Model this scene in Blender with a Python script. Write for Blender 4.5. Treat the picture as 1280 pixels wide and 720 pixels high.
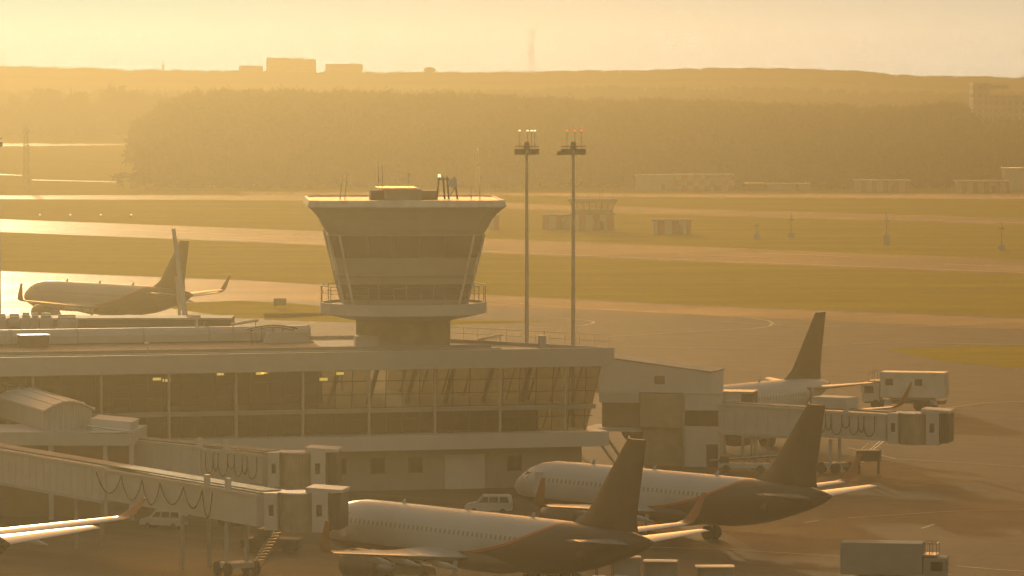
import bpy, math, random
import numpy as np
from mathutils import Vector
R = math.radians
random.seed(7); rng = np.random.default_rng(7)
for o in list(bpy.data.objects): bpy.data.objects.remove(o)
S = bpy.context.scene
COL = S.collection

# ------------------------------------------------------------------ camera
H, F, YH = 38.5, 6200.0, 75.0
PITCH = math.atan((360 - YH) / F)
cam = bpy.data.cameras.new('camera'); cam.sensor_width = 36; cam.lens = F / 1280 * 36
cam.clip_start = 1; cam.clip_end = 40000
co = bpy.data.objects.new('camera', cam); COL.objects.link(co)
co.location = (0, 0, H); co.rotation_euler = (R(90) - PITCH, 0, 0)
S.camera = co

# ------------------------------------------------------------------ sky, sun, exposure
SUN_AZ, SUN_EL = R(-7.5), R(6.5)         # azimuth from +Y (negative is left), elevation
HOR_L, HOR_R = (2.2, 9.0, 9.4, 1), (9.3, 9.6, 8.6, 1)
w = bpy.data.worlds.new('World'); S.world = w; w.use_nodes = True
nt = w.node_tree; nt.nodes.clear()
sky = nt.nodes.new('ShaderNodeTexSky'); sky.sky_type = 'NISHITA'; sky.sun_disc = False
sky.sun_elevation = SUN_EL; sky.sun_rotation = SUN_AZ
sky.altitude = 100; sky.air_density = 1.5; sky.dust_density = 4.0; sky.ozone_density = 1.0
mx = nt.nodes.new('ShaderNodeMix'); mx.data_type = 'RGBA'; mx.blend_type = 'MULTIPLY'
mx.inputs[0].default_value = 1; mx.inputs[7].default_value = (1.42, 1.04, 0.78, 1)
bg = nt.nodes.new('ShaderNodeBackground'); bg.inputs[1].default_value = 0.15
wo = nt.nodes.new('ShaderNodeOutputWorld')
nt.links.new(sky.outputs[0], mx.inputs[6])
# the bright milky band of sky low over the horizon under the sun, paler and greener to the left
tcw = nt.nodes.new('ShaderNodeTexCoord'); spw = nt.nodes.new('ShaderNodeSeparateXYZ'); nt.links.new(tcw.outputs['Generated'], spw.inputs[0])
def mapr(src, a, b, c, d):
    n = nt.nodes.new('ShaderNodeMapRange'); n.interpolation_type = 'SMOOTHSTEP'; nt.links.new(src, n.inputs[0])
    for i, q in enumerate((a, b, c, d)): n.inputs[i + 1].default_value = q
    return n.outputs[0]
fz = mapr(spw.outputs[2], .02, .16, 1, 0); fy = mapr(spw.outputs[1], .5, .95, 0, 1); fx = mapr(spw.outputs[0], -.09, .02, 0, 1)
mlt = nt.nodes.new('ShaderNodeMath'); mlt.operation = 'MULTIPLY'; nt.links.new(fz, mlt.inputs[0]); nt.links.new(fy, mlt.inputs[1])
hc = nt.nodes.new('ShaderNodeMix'); hc.data_type = 'RGBA'; nt.links.new(fx, hc.inputs[0]); hc.inputs[6].default_value = HOR_L; hc.inputs[7].default_value = HOR_R
mh = nt.nodes.new('ShaderNodeMix'); mh.data_type = 'RGBA'; nt.links.new(mlt.outputs[0], mh.inputs[0]); nt.links.new(mx.outputs[2], mh.inputs[6])
def mth(op, *a):
    n = nt.nodes.new('ShaderNodeMath'); n.operation = op
    for i, q in enumerate(a):
        if isinstance(q, float): n.inputs[i].default_value = q
        else: nt.links.new(q, n.inputs[i])
    return n.outputs[0]
fs = mth('EXPONENT', mth('SUBTRACT', mth('MINIMUM', mth('DIVIDE', 0.0200, mth('MAXIMUM', spw.outputs[2], 0.0005)), 4.25), 1.653)); vs_ = nt.nodes.new('ShaderNodeVectorMath'); vs_.operation = 'SCALE'
nt.links.new(hc.outputs[2], vs_.inputs[0]); nt.links.new(fs, vs_.inputs['Scale']); nt.links.new(vs_.outputs[0], mh.inputs[7])
nt.links.new(mh.outputs[2], bg.inputs[0]); nt.links.new(bg.outputs[0], wo.inputs[0])
sd = bpy.data.lights.new('sun', 'SUN'); sd.energy = 2.0; sd.angle = R(0.53); sd.color = (1.0, 0.82, 0.48)
so = bpy.data.objects.new('sun', sd); COL.objects.link(so)
sdir = Vector((math.sin(SUN_AZ) * math.cos(SUN_EL), math.cos(SUN_AZ) * math.cos(SUN_EL), math.sin(SUN_EL)))
so.rotation_euler = sdir.to_track_quat('Z', 'Y').to_euler(); so.location = (0, 0, 300)
S.view_settings.view_transform = 'Standard'; S.view_settings.look = 'None'
S.view_settings.gamma = 1; S.view_settings.exposure = 0.2
S.render.engine = 'CYCLES'; S.cycles.use_denoising = True
S.cycles.max_bounces = 6; S.cycles.volume_bounces = 0; S.cycles.transparent_max_bounces = 16
HAZE_DENSITY, HAZE_G, HAZE_COL = 1 / 1250, 0.78, (0.178, 0.155, 0.099, 1)

# ------------------------------------------------------------------ helpers
RT, UP, FW = Vector((1, 0, 0)), Vector((0, math.sin(PITCH), math.cos(PITCH))), Vector((0, math.cos(PITCH), -math.sin(PITCH)))
def ray(px, py): return (px - 640) * RT + (360 - py) * UP + F * FW
def G(px, py, z=0.0):                     # the place at height z seen at a pixel of the photograph
    d = ray(px, py); t = (z - H) / d.z
    return Vector((0, 0, H)) + d * t
def D(px, py, Y):                         # the place at ground distance Y
    d = ray(px, py); return Vector((0, 0, H)) + d * (Y / d.y)

def link(o, parent=None):
    COL.objects.link(o)
    if parent: o.parent = parent
    return o
def tag(o, label=None, cat=None, group=None, kind=None):
    for k, v in (('label', label), ('category', cat), ('group', group), ('kind', kind)):
        if v: o[k] = v
    return o
def thing(name, label, cat, loc=(0, 0, 0), rz=0.0, group=None):
    o = bpy.data.objects.new(name, None); link(o); o.location = loc; o.rotation_euler = (0, 0, rz)
    o.empty_display_size = 0.5
    return tag(o, label, cat, group)
def copy_tree(o, parent=None):
    c = o.copy(); COL.objects.link(c); c.parent = parent
    for ch in list(o.children): copy_tree(ch, c)
    return c

class MB:
    def __init__(s): s.v = []; s.f = []
    def add(s, vs, fs):
        n = len(s.v); s.v += [tuple(p) for p in vs]; s.f += [tuple(i + n for i in f) for f in fs]; return s
    def box(s, x0, x1, y0, y1, z0, z1):
        return s.add([(x0, y0, z0), (x1, y0, z0), (x1, y1, z0), (x0, y1, z0), (x0, y0, z1), (x1, y0, z1), (x1, y1, z1), (x0, y1, z1)],
                     [(0, 3, 2, 1), (4, 5, 6, 7), (0, 1, 5, 4), (1, 2, 6, 5), (2, 3, 7, 6), (3, 0, 4, 7)])
    def rings(s, rs, caps=True):          # loft a list of equal rings
        n = len(rs[0]); vs = [p for r in rs for p in r]; fs = []
        for k in range(len(rs) - 1):
            for i in range(n):
                j = (i + 1) % n; fs.append((k * n + i, k * n + j, (k + 1) * n + j, (k + 1) * n + i))
        if caps: fs.append(tuple(reversed(range(n)))); fs.append(tuple((len(rs) - 1) * n + i for i in range(n)))
        return s.add(vs, fs)
    def prism(s, poly, z0, z1):
        return s.rings([[(x, y, z0) for x, y in poly], [(x, y, z1) for x, y in poly]])
    def tube(s, p0, p1, r0, r1=None, n=8):
        r1 = r0 if r1 is None else r1
        p0, p1 = Vector(p0), Vector(p1); a = (p1 - p0).normalized()
        u = a.cross(Vector((0, 0, 1))) if abs(a.z) < .95 else a.cross(Vector((1, 0, 0)))
        u.normalize(); v = a.cross(u)
        return s.rings([[p + (u * math.cos(t) + v * math.sin(t)) * r for t in [2 * math.pi * i / n for i in range(n)]] for p, r in ((p0, r0), (p1, r1))])
    def path(s, pts, r, n=6):
        for a, b in zip(pts, pts[1:]): s.tube(a, b, r, r, n)
        return s
    def slope(s, a, b, w, h):             # a tunnel whose floor runs from a to b
        a, b = Vector(a), Vector(b); d = Vector((b.x - a.x, b.y - a.y, 0)).normalized(); q = Vector((-d.y, d.x, 0)) * w / 2; u = Vector((0, 0, h))
        return s.rings([[p - q, p + q, p + q + u, p - q + u] for p in (a, b)])
    def build(s, name, m, parent=None, smooth=False, bevel=0):
        me = bpy.data.meshes.new(name); me.from_pydata(s.v, [], s.f)
        import bmesh
        bm = bmesh.new(); bm.from_mesh(me); bmesh.ops.recalc_face_normals(bm, faces=bm.faces); bm.to_mesh(me); bm.free()
        me.materials.append(m)
        o = bpy.data.objects.new(name, me); link(o, parent)
        if smooth:
            for p in me.polygons: p.use_smooth = True
            me.set_sharp_from_angle(angle=R(38))
        if bevel:
            b = o.modifiers.new('bevel', 'BEVEL'); b.width = bevel; b.segments = 2; b.limit_method = 'ANGLE'
        return o

def N(nt, kind, **kw):
    n = nt.nodes.new('ShaderNode' + kind)
    for k, v in kw.items(): setattr(n, k, v)
    return n
def mat(name, col, rough=.6, metal=0.0, var=.18, scale=.8, spec=.5, coat=0.0, bump=0.0):
    m = bpy.data.materials.new(name); m.use_nodes = True; nt = m.node_tree; b = nt.nodes['Principled BSDF']
    tc = N(nt, 'TexCoord'); no = N(nt, 'TexNoise'); no.inputs['Scale'].default_value = scale; no.inputs['Detail'].default_value = 6
    nt.links.new(tc.outputs['Object'], no.inputs['Vector'])
    r = N(nt, 'ValToRGB'); r.color_ramp.elements[0].position = .3; r.color_ramp.elements[1].position = .7
    r.color_ramp.elements[0].color = tuple(c * (1 - var) for c in col[:3]) + (1,)
    r.color_ramp.elements[1].color = tuple(min(1, c * (1 + var)) for c in col[:3]) + (1,)
    nt.links.new(no.outputs[0], r.inputs[0]); nt.links.new(r.outputs[0], b.inputs['Base Color'])
    b.inputs['Roughness'].default_value = rough; b.inputs['Metallic'].default_value = metal
    b.inputs['Specular IOR Level'].default_value = spec; b.inputs['Coat Weight'].default_value = coat
    if bump:
        bp = N(nt, 'Bump'); bp.inputs['Strength'].default_value = bump; nt.links.new(no.outputs[0], bp.inputs['Height']); nt.links.new(bp.outputs[0], b.inputs['Normal'])
    return m
def emit(name, col, st):
    m = bpy.data.materials.new(name); m.use_nodes = True; b = m.node_tree.nodes['Principled BSDF']
    b.inputs['Base Color'].default_value = (*col, 1); b.inputs['Emission Color'].default_value = (*col, 1); b.inputs['Emission Strength'].default_value = st
    return m
def glass(name, col, mixf):               # tinted glazing seen through
    m = bpy.data.materials.new(name); m.use_nodes = True; nt = m.node_tree; b = nt.nodes['Principled BSDF']; out = nt.nodes['Material Output']
    b.inputs['Base Color'].default_value = (.02, .025, .03, 1); b.inputs['Roughness'].default_value = .08
    t = N(nt, 'BsdfTransparent'); t.inputs[0].default_value = (*col, 1); mxs = N(nt, 'MixShader'); mxs.inputs[0].default_value = mixf
    nt.links.new(t.outputs[0], mxs.inputs[1]); nt.links.new(b.outputs[0], mxs.inputs[2]); nt.links.new(mxs.outputs[0], out.inputs[0])
    return m

M = dict(
    white=mat('white_panel', (.62, .61, .60), .5, var=.05), grey=mat('grey_panel', (.50, .50, .51), .6, var=.06), lgrey=mat('light_grey_panel', (.60, .60, .61), .55, var=.05),
    conc=mat('concrete', (.34, .33, .31), .85, var=.08), dark=mat('dark_metal', (.05, .05, .055), .5), black=mat('rubber', (.02, .02, .02), .8),
    roof=mat('roof_membrane', (.22, .215, .21), .7, var=.3, scale=.3), steel=mat('galvanised_steel', (.45, .45, .46), .4, .6),
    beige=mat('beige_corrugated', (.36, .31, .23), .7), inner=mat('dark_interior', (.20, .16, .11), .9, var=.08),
    silver=mat('aircraft_grey', (.55, .56, .58), .3, .2, coat=.4), blue=mat('dark_blue_paint', (.08, .052, .042), .35, coat=.3),
    orange=mat('orange_paint', (.36, .13, .05), .4), glassd=mat('dark_glass', (.02, .022, .025), .08, var=.3), cable=mat('cable_black', (.03, .028, .026), .7),
    red=mat('red_paint', (.45, .06, .04), .5), bark=mat('bark', (.10, .07, .05), .9), shiny=mat('bright_sheet_metal', (.8, .78, .74), .25, .9),
    paint=mat('line_paint', (.62, .56, .40), .6, var=.25, scale=1.5), glass=glass('clear_glazing', (.85, .84, .78), .22), tglass=glass('tower_glazing', (.35, .36, .34), .6),
    towerpane=mat('tower_pane', (.20, .175, .15), .25, var=.1, scale=.4), gloss=mat('glossy_white', (.72, .71, .69), .3), tbody=mat('cab_cladding', (.46, .43, .40), .5, var=.05),
    brown=mat('brown_brick', (.22, .15, .11), .8),
)

# ------------------------------------------------------------------ terrain
def interp(tab, x): return np.interp(x, [a for a, _ in tab], [b for _, b in tab])
YT1 = [(-900, 150), (120, 150), (165, 130), (200, 121), (215, 117), (240, 112), (280, 108), (540, 111), (620, 114), (700, 118), (850, 122), (960, 125), (1060, 128), (1100, 130), (1195, 123), (1212, 130), (1228, 146), (1900, 150)]
YT2 = [(-900, 113), (600, 111), (760, 106), (960, 107), (1100, 112), (1900, 114)]
YT3 = [(-900, 74), (0, 80), (60, 82), (100, 83.5), (300, 87), (540, 88.5), (700, 87), (800, 86), (850, 84), (900, 83), (1000, 84), (1080, 87), (1100, 90), (1160, 93), (1280, 95), (1900, 99)]
def sm(a, b, x): t = np.clip((x - a) / (b - a), 0, 1); return t * t * (3 - 2 * t)
def Tz(X, Y):
    X = np.asarray(X, float); Y = np.asarray(Y, float); Yc = np.maximum(Y, 400)
    px = 640 + X * F / Yc
    t1 = np.maximum(0, H - (interp(YT1, px) - 75) * 1950 / F - 17) * sm(150, 230, px)
    t2 = np.maximum(0, H - (interp(YT2, px) - 75) * 3200 / F - 17)
    t3 = np.maximum(0, H - (interp(YT3, px) - 75) * 4200 / F - 11.5)
    z = t1 * sm(1480, 1950, Y) * (1 - sm(1950, 2350, Y)) + t2 * sm(2750, 3200, Y) * (1 - sm(3200, 3500, Y)) + t3 * sm(3500, 4200, Y) * (1 - sm(4200, 5200, Y))
    return z
# grass
def grass_mat():
    m = bpy.data.materials.new('airfield_grass'); m.use_nodes = True; nt = m.node_tree; b = nt.nodes['Principled BSDF']
    tc = N(nt, 'TexCoord'); mp = N(nt, 'Mapping'); mp.inputs['Scale'].default_value = (.012, .05, .05); mp.inputs['Rotation'].default_value = (0, 0, R(38))
    nt.links.new(tc.outputs['Object'], mp.inputs[0])
    n1 = N(nt, 'TexNoise'); n1.inputs['Scale'].default_value = 1.6; n1.inputs['Detail'].default_value = 8; nt.links.new(mp.outputs[0], n1.inputs[0])
    n2 = N(nt, 'TexNoise'); n2.inputs['Scale'].default_value = .25; n2.inputs['Detail'].default_value = 8; nt.links.new(tc.outputs['Object'], n2.inputs[0])
    r = N(nt, 'ValToRGB'); e = r.color_ramp.elements; e[0].position = .32; e[0].color = (.15, .105, .012, 1); e[1].position = .68; e[1].color = (.38, .30, .012, 1)
    x = e.new(.5); x.color = (.25, .18, .012, 1)
    mxx = N(nt, 'Mix'); mxx.inputs[0].default_value = .35; nt.links.new(n1.outputs[0], mxx.inputs[2]); nt.links.new(n2.outputs[0], mxx.inputs[3])
    nt.links.new(mxx.outputs[0], r.inputs[0]); nt.links.new(r.outputs[0], b.inputs['Base Color']); b.inputs['Roughness'].default_value = .9; b.inputs['Specular IOR Level'].default_value = 0
    b.inputs['Sheen Weight'].default_value = .3; b.inputs['Sheen Tint'].default_value = (.95, .72, .1, 1)
    return m
def pave_mat(name, base, rough, joint=6.0, jrot=0.0, stain=.25, spec=.5):
    m = bpy.data.materials.new(name); m.use_nodes = True; nt = m.node_tree; b = nt.nodes['Principled BSDF']
    tc = N(nt, 'TexCoord'); mp = N(nt, 'Mapping'); mp.inputs['Rotation'].default_value = (0, 0, jrot); nt.links.new(tc.outputs['Object'], mp.inputs[0])
    n1 = N(nt, 'TexNoise'); n1.inputs['Scale'].default_value = .035; n1.inputs['Detail'].default_value = 9; nt.links.new(mp.outputs[0], n1.inputs[0])
    st = N(nt, 'Mapping'); st.inputs['Scale'].default_value = (.01, .3, 1); nt.links.new(mp.outputs[0], st.inputs[0])
    n2 = N(nt, 'TexNoise'); n2.inputs['Scale'].default_value = 1; n2.inputs['Detail'].default_value = 6; nt.links.new(st.outputs[0], n2.inputs[0])
    br = N(nt, 'TexBrick'); br.offset = 0; br.inputs['Scale'].default_value = 1; br.inputs['Brick Width'].default_value = joint; br.inputs['Row Height'].default_value = joint
    br.inputs['Mortar Size'].default_value = .05; br.inputs['Color1'].default_value = (1, 1, 1, 1); br.inputs['Color2'].default_value = (.86, .86, .86, 1); br.inputs['Mortar'].default_value = (.45, .45, .45, 1)
    nt.links.new(mp.outputs[0], br.inputs[0])
    ad = N(nt, 'Mix'); ad.inputs[0].default_value = .5; nt.links.new(n1.outputs[0], ad.inputs[2]); nt.links.new(n2.outputs[0], ad.inputs[3])
    r = N(nt, 'ValToRGB'); e = r.color_ramp.elements; e[0].position = .36; e[1].position = .64
    e[0].color = tuple(c * (1 - stain) for c in base) + (1,); e[1].color = tuple(c * (1 + stain) for c in base) + (1,)
    nt.links.new(ad.outputs[0], r.inputs[0])
    mu = N(nt, 'Mix', data_type='RGBA', blend_type='MULTIPLY'); mu.inputs[0].default_value = 1; nt.links.new(r.outputs[0], mu.inputs[6]); nt.links.new(br.outputs[0], mu.inputs[7])
    nt.links.new(mu.outputs[2], b.inputs['Base Color'])
    mr = N(nt, 'MapRange'); mr.inputs[1].default_value = .35; mr.inputs[2].default_value = .65; mr.inputs[3].default_value = rough - .07; mr.inputs[4].default_value = rough + .1
    nt.links.new(ad.outputs[0], mr.inputs[0]); nt.links.new(mr.outputs[0], b.inputs['Roughness']); b.inputs['Specular IOR Level'].default_value = spec
    return m
M['grass'] = grass_mat()
M['apron'] = pave_mat('apron_concrete', (.145, .112, .076), .62, 7.0, R(40), .45, .05)
M['runway'] = pave_mat('runway_asphalt', (.045, .037, .027), .43, 25.0, R(-40), .25, .03)
M['road'] = pave_mat('service_road', (.10, .09, .075), .42, 20.0, R(-40), .25, .15)

def grid_ground():
    ys = np.concatenate([np.linspace(-250, 1300, 14), np.linspace(1400, 5240, 90), np.linspace(5300, 5300, 1)])
    us = np.concatenate([np.linspace(-4800, -520, 12), np.linspace(-480, 480, 90), np.linspace(520, 4800, 12)])
    v = []; f = []
    for y in ys:
        sc = 1.0 if y < 1400 else 1.0
        X = us; Z = Tz(X, np.full_like(X, y)) if y > 1400 else np.zeros_like(X)
        v += [(float(a), float(y), float(c)) for a, c in zip(X, Z)]
    n = len(us)
    for j in range(len(ys) - 1):
        for i in range(n - 1): f.append((j * n + i, j * n + i + 1, (j + 1) * n + i + 1, (j + 1) * n + i))
    b = MB(); b.v = v; b.f = f
    o = b.build('ground', M['grass']); tag(o, kind='structure'); return o
grid_ground()
def sheet(name, top, bot, m, z):
    pts = [G(x, y) for x, y in top] + [G(x, y) for x, y in reversed(bot)]
    b = MB(); n = len(top)
    vs = [(p.x, p.y, z) for p in [G(x, y) for x, y in top] + [G(x, y) for x, y in bot]]
    b.add(vs, [(i, i + 1, n + i + 1, n + i) for i in range(n - 1)])
    o = b.build(name, m); tag(o, kind='structure'); return o
XS = [-500, 0, 320, 600, 860, 1280, 1800]
sheet('apron', [(-600, 318), (0, 338.5), (320, 351), (600, 368), (860, 381), (1280, 397), (1900, 420)],
      [(-1500, 1500), (-900, 1600), (0, 1700), (600, 1700), (860, 1700), (1400, 1700), (2600, 1600)], M['apron'], .02)
sheet('taxiway', [(-600, 319), (0, 339.5), (320, 352), (600, 369.5), (860, 382.5), (1280, 399), (1900, 422)],
      [(-600, 372), (0, 396), (210, 398), (320, 376), (600, 382), (860, 393), (1280, 412), (1900, 438)], M['runway'], .025)
# a wedge of grass between taxiways on the left, and one on the right
sheet('grass_island', [(215, 379), (300, 376), (360, 379), (420, 384)], [(215, 386), (300, 398), (360, 398), (440, 393)], M['grass'], .03)
sheet('grass_island', [(1110, 437), (1200, 433), (1290, 432), (1500, 440)], [(1110, 438), (1180, 452), (1290, 462), (1500, 475)], M['grass'], .03)
sheet('grass_island', [(330, 392), (470, 391), (560, 400), (700, 402)], [(330, 400), (470, 404), (560, 406), (640, 404)], M['grass'], .03)
sheet('runway', [(-700, 251), (0, 274), (320, 286), (600, 298), (860, 308), (1280, 325), (1900, 350)],
      [(-700, 260), (0, 290), (320, 303), (600, 316), (860, 327), (1280, 343), (1900, 372)], M['runway'], .02)
sheet('taxiway', [(-700, 241), (0, 244.5), (380, 243.5), (600, 253), (860, 261), (1280, 273), (1900, 291)],
      [(-700, 248), (0, 249), (380, 250.5), (600, 260), (860, 269), (1280, 281), (1900, 300)], M['runway'], .02)
sheet('service_road', [(300, 240), (860, 242), (1280, 243), (1800, 243)], [(300, 242), (860, 246.5), (1280, 249), (1800, 249.5)], M['road'], .02)
sheet('service_road', [(-300, 180.3), (0, 179.6), (100, 179.4), (160, 180)], [(-300, 183), (0, 183), (60, 182.6), (160, 181.4)], M['road'], .05)
sheet('service_road', [(-300, 127), (0, 126.5), (20, 127)], [(-300, 128.5), (0, 128.3), (20, 127.8)], M['road'], .05)
sheet('service_road', [(-200, 217.3), (0, 217.5), (28, 219)], [(-200, 219), (0, 218.8), (28, 219.8)], M['road'], .05)
sheet('service_road', [(40, 224.5), (150, 227), (300, 229)], [(40, 225.5), (150, 228.2), (300, 230.6)], M['road'], .05)

def stripe(name, pts, wd, z=.045, m='paint'):
    P = [G(*p) for p in pts]; b = MB(); vs = []
    for i, p in enumerate(P):
        a = P[max(0, i - 1)]; c = P[min(len(P) - 1, i + 1)]; d = (c - a).normalized(); q = Vector((-d.y, d.x, 0)) * wd / 2
        vs += [(p.x - q.x, p.y - q.y, z), (p.x + q.x, p.y + q.y, z)]
    b.add(vs, [(2 * i, 2 * i + 1, 2 * i + 3, 2 * i + 2) for i in range(len(P) - 1)])
    o = b.build(name, M[m]); tag(o, kind='structure'); return o
arc = [(570, 403), (640, 399.5)] + [(690 + 25 * math.sin(t), 0) for t in ()]
stripe('apron_marking', [(430, 397), (560, 409), (640, 411), (700, 409), (730, 407), (741, 404.5), (742, 402.5), (733, 400.5), (715, 399), (680, 397)], .45)
stripe('apron_marking', [(540, 370), (700, 384), (830, 391), (900, 395), (940, 398), (960, 401), (966, 404), (962, 408), (940, 411), (860, 415), (760, 421)], .45)
stripe('apron_marking', [(900, 402), (1000, 408), (1130, 408), (1330, 412)], .4)
stripe('apron_marking', [(780, 433), (960, 436), (1100, 428), (1330, 432)], .4)
stripe('apron_marking', [(1180, 511), (1230, 504), (1330, 500)], .3)
stripe('apron_marking', [(1060, 560), (1120, 574), (1300, 585)], .25)
stripe('apron_marking', [(790, 684), (900, 687), (1052, 696)], .22)
stripe('apron_marking', [(1005, 654), (1024, 651)], .25)
stripe('apron_marking', [(1152, 661), (1168, 656)], .25)
stripe('apron_marking', [(1195, 708), (1240, 712), (1330, 718)], .3)
stripe('apron_marking', [(1060, 648), (1180, 640), (1330, 636)], .2)
stripe('runway_marking', [(850, 317.3), (960, 321.8)], .9)
stripe('runway_marking', [(952, 316.5), (1062, 321)], .9)
stripe('runway_marking', [(1180, 330), (1290, 334.5)], .9)
stripe('runway_marking', [(-400, 268.5), (0, 282), (320, 294), (600, 306)], .8)
stripe('taxiway_marking', [(1120, 274.8), (1290, 279.2)], 1.4)
stripe('runway_marking', [(-100, 287.5), (0, 288), (320, 301), (600, 314), (860, 325), (1280, 341), (1500, 349)], .9)

# ------------------------------------------------------------------ woods
def leafmat(name, c0, c1):
    m = bpy.data.materials.new(name); m.use_nodes = True; nt = m.node_tree; b = nt.nodes['Principled BSDF']
    g = N(nt, 'NewGeometry'); r = N(nt, 'ValToRGB'); r.color_ramp.elements[0].color = (*c0, 1); r.color_ramp.elements[1].color = (*c1, 1)
    nt.links.new(g.outputs['Random Per Island'], r.inputs[0]); nt.links.new(r.outputs[0], b.inputs['Base Color']); b.inputs['Roughness'].default_value = .8; b.inputs['Specular IOR Level'].default_value = .2
    return m
M['leaf'] = leafmat('foliage', (.035, .036, .014), (.06, .058, .02))
def np_mesh(name, V, T, m):
    me = bpy.data.meshes.new(name); me.vertices.add(len(V)); me.vertices.foreach_set('co', V.astype(np.float32).ravel())
    me.loops.add(len(T) * 3); me.loops.foreach_set('vertex_index', T.astype(np.int32).ravel())
    me.polygons.add(len(T)); me.polygons.foreach_set('loop_start', np.arange(0, len(T) * 3, 3, dtype=np.int32)); me.polygons.foreach_set('loop_total', np.full(len(T), 3, np.int32))
    me.update(calc_edges=True); me.materials.append(m); return me
def spruce(r, tiers=6, n=8, rad=.16):
    V = []; T = []
    for k in range(tiers):
        zb = .08 + .82 * k / tiers; zt = min(1.0, zb + .30); rr = rad * (1 - .86 * k / tiers); a0 = r.random() * 6
        b = len(V); V.append((0, 0, zt))
        for i in range(n):
            q = rr * (1.15 if i % 2 else .62) * (.75 + .5 * r.random()); a = a0 + 2 * math.pi * i / n
            V.append((q * math.cos(a), q * math.sin(a), zb + .05 * (r.random() - .5) - (.03 if i % 2 else 0)))
        for i in range(n): T.append((b, b + 1 + i, b + 1 + (i + 1) % n))
    return np.array(V), np.array(T)
def broad(r, nl=130, w=.24, lo=.25):
    V = []; T = []
    cl = [((r.random() - .5) * w * 1.3, (r.random() - .5) * w * 1.3, lo + (.9 - lo) * r.random() ** .8, w * (.35 + .3 * r.random())) for _ in range(9)]
    for _ in range(nl):
        cx, cy, cz, cr = cl[int(r.random() * 9)]
        d = r.normal(size=3); d /= np.linalg.norm(d); p = np.array((cx, cy, cz)) + d * cr * (.5 + .5 * r.random()) * np.array((1, 1, .8))
        p[2] = min(p[2], 1.0)
        b = len(V); s = .035 + .05 * r.random()
        for _k in range(3): V.append(p + r.normal(size=3) * s)
        T.append((b, b + 1, b + 2))
    return np.array(V), np.array(T)
tems = [spruce(rng, 6, 8, .14), spruce(rng, 7, 8, .12), spruce(rng, 5, 8, .17), broad(rng), broad(rng), broad(rng, 150, .3), spruce(rng, 6, 7, .1)]
def wood(name, label, pts, hts, pick, tmul=1.0):
    Vs = []; Ts = []; off = 0
    for k, (V, T) in enumerate(tems):
        sel = np.where(pick == k)[0]
        if not len(sel): continue
        a = rng.random(len(sel)) * 6.28; h = hts[sel]; wv = h * (.8 + .5 * rng.random(len(sel))) * tmul
        x = V[:, 0][None] * np.cos(a)[:, None] - V[:, 1][None] * np.sin(a)[:, None]; y = V[:, 0][None] * np.sin(a)[:, None] + V[:, 1][None] * np.cos(a)[:, None]
        P = np.stack([x * wv[:, None] + pts[sel, 0][:, None], y * wv[:, None] + pts[sel, 1][:, None], V[:, 2][None] * h[:, None] + pts[sel, 2][:, None]], -1)
        Tt = T[None] + (np.arange(len(sel)) * len(V))[:, None, None] + off
        Vs.append(P.reshape(-1, 3)); Ts.append(Tt.reshape(-1, 3)); off += len(sel) * len(V)
    o = bpy.data.objects.new(name, np_mesh(name, np.concatenate(Vs), np.concatenate(Ts), M['leaf'])); link(o)
    return tag(o, label, 'forest', kind='stuff')
def scatter(x0p, x1p, y0, y1, step, jitter=.9):
    out = []
    y = y0
    while y < y1:
        xa, xb = (x0p - 640) * y / F, (x1p - 640) * y / F
        xs = np.arange(xa, xb, step) + (rng.random(int(math.ceil((xb - xa) / step))) - .5) * step * jitter
        ys = y + (rng.random(len(xs)) - .5) * step * jitter; out.append(np.stack([xs, ys], 1)); y += step
    p = np.concatenate(out); z = Tz(p[:, 0], p[:, 1]); return np.column_stack([p, z - .3])
p = scatter(150, 1500, 1490, 2130, 5.6)
px = 640 + p[:, 0] * F / p[:, 1]
keep = (px > 162 + 75 * rng.random(len(px))) & ~((px > 1205) & (p[:, 1] > 1938) & (p[:, 1] < 1990)); p = p[keep]
h = (10 + 4 * sm(1440, 1800, p[:, 1])) * (.82 + .42 * rng.random(len(p)) ** 1.5)
wood('near_forest', 'dense mixed spruce and birch forest filling the middle distance beyond the airfield', p, h, rng.choice(7, len(p), p=[.2, .2, .1, .17, .13, .1, .1]))
p = np.concatenate([scatter(-150, 1450, 3120, 3240, 7), scatter(-150, 1450, 2760, 2800, 8)]); h = 17 * (.6 + .45 * rng.random(len(p)))
wood('middle_forest', 'hazy belt of forest between the near wood and the skyline', p, h, rng.choice(7, len(p)))
p = scatter(-150, 1450, 4150, 4235, 5); h = 10 * (.8 + .35 * rng.random(len(p)) ** 3)
wood('skyline_forest', 'palest and farthest ridge of forest along the skyline', p, h, rng.choice(7, len(p), p=[.12, .1, .2, .2, .2, .13, .05]), 1.9)
p = scatter(-150, 235, 2490, 2620, 6); h = 16 * (.75 + .3 * rng.random(len(p)))
wood('low_thicket', 'low hazy thicket behind the loose tree row on the left', p, h, rng.choice(7, len(p), p=[.1, .1, .1, .25, .25, .2, 0]))
p = scatter(150, 1300, 1474, 1490, 4.0); p = p[rng.random(len(p)) < .5]; h = 3 + 3 * rng.random(len(p)) ** 2
wood('scrub', 'low scrub growing along the foot of the near forest', p, h, rng.choice([3, 4, 5], len(p)), 1.6)

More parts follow.
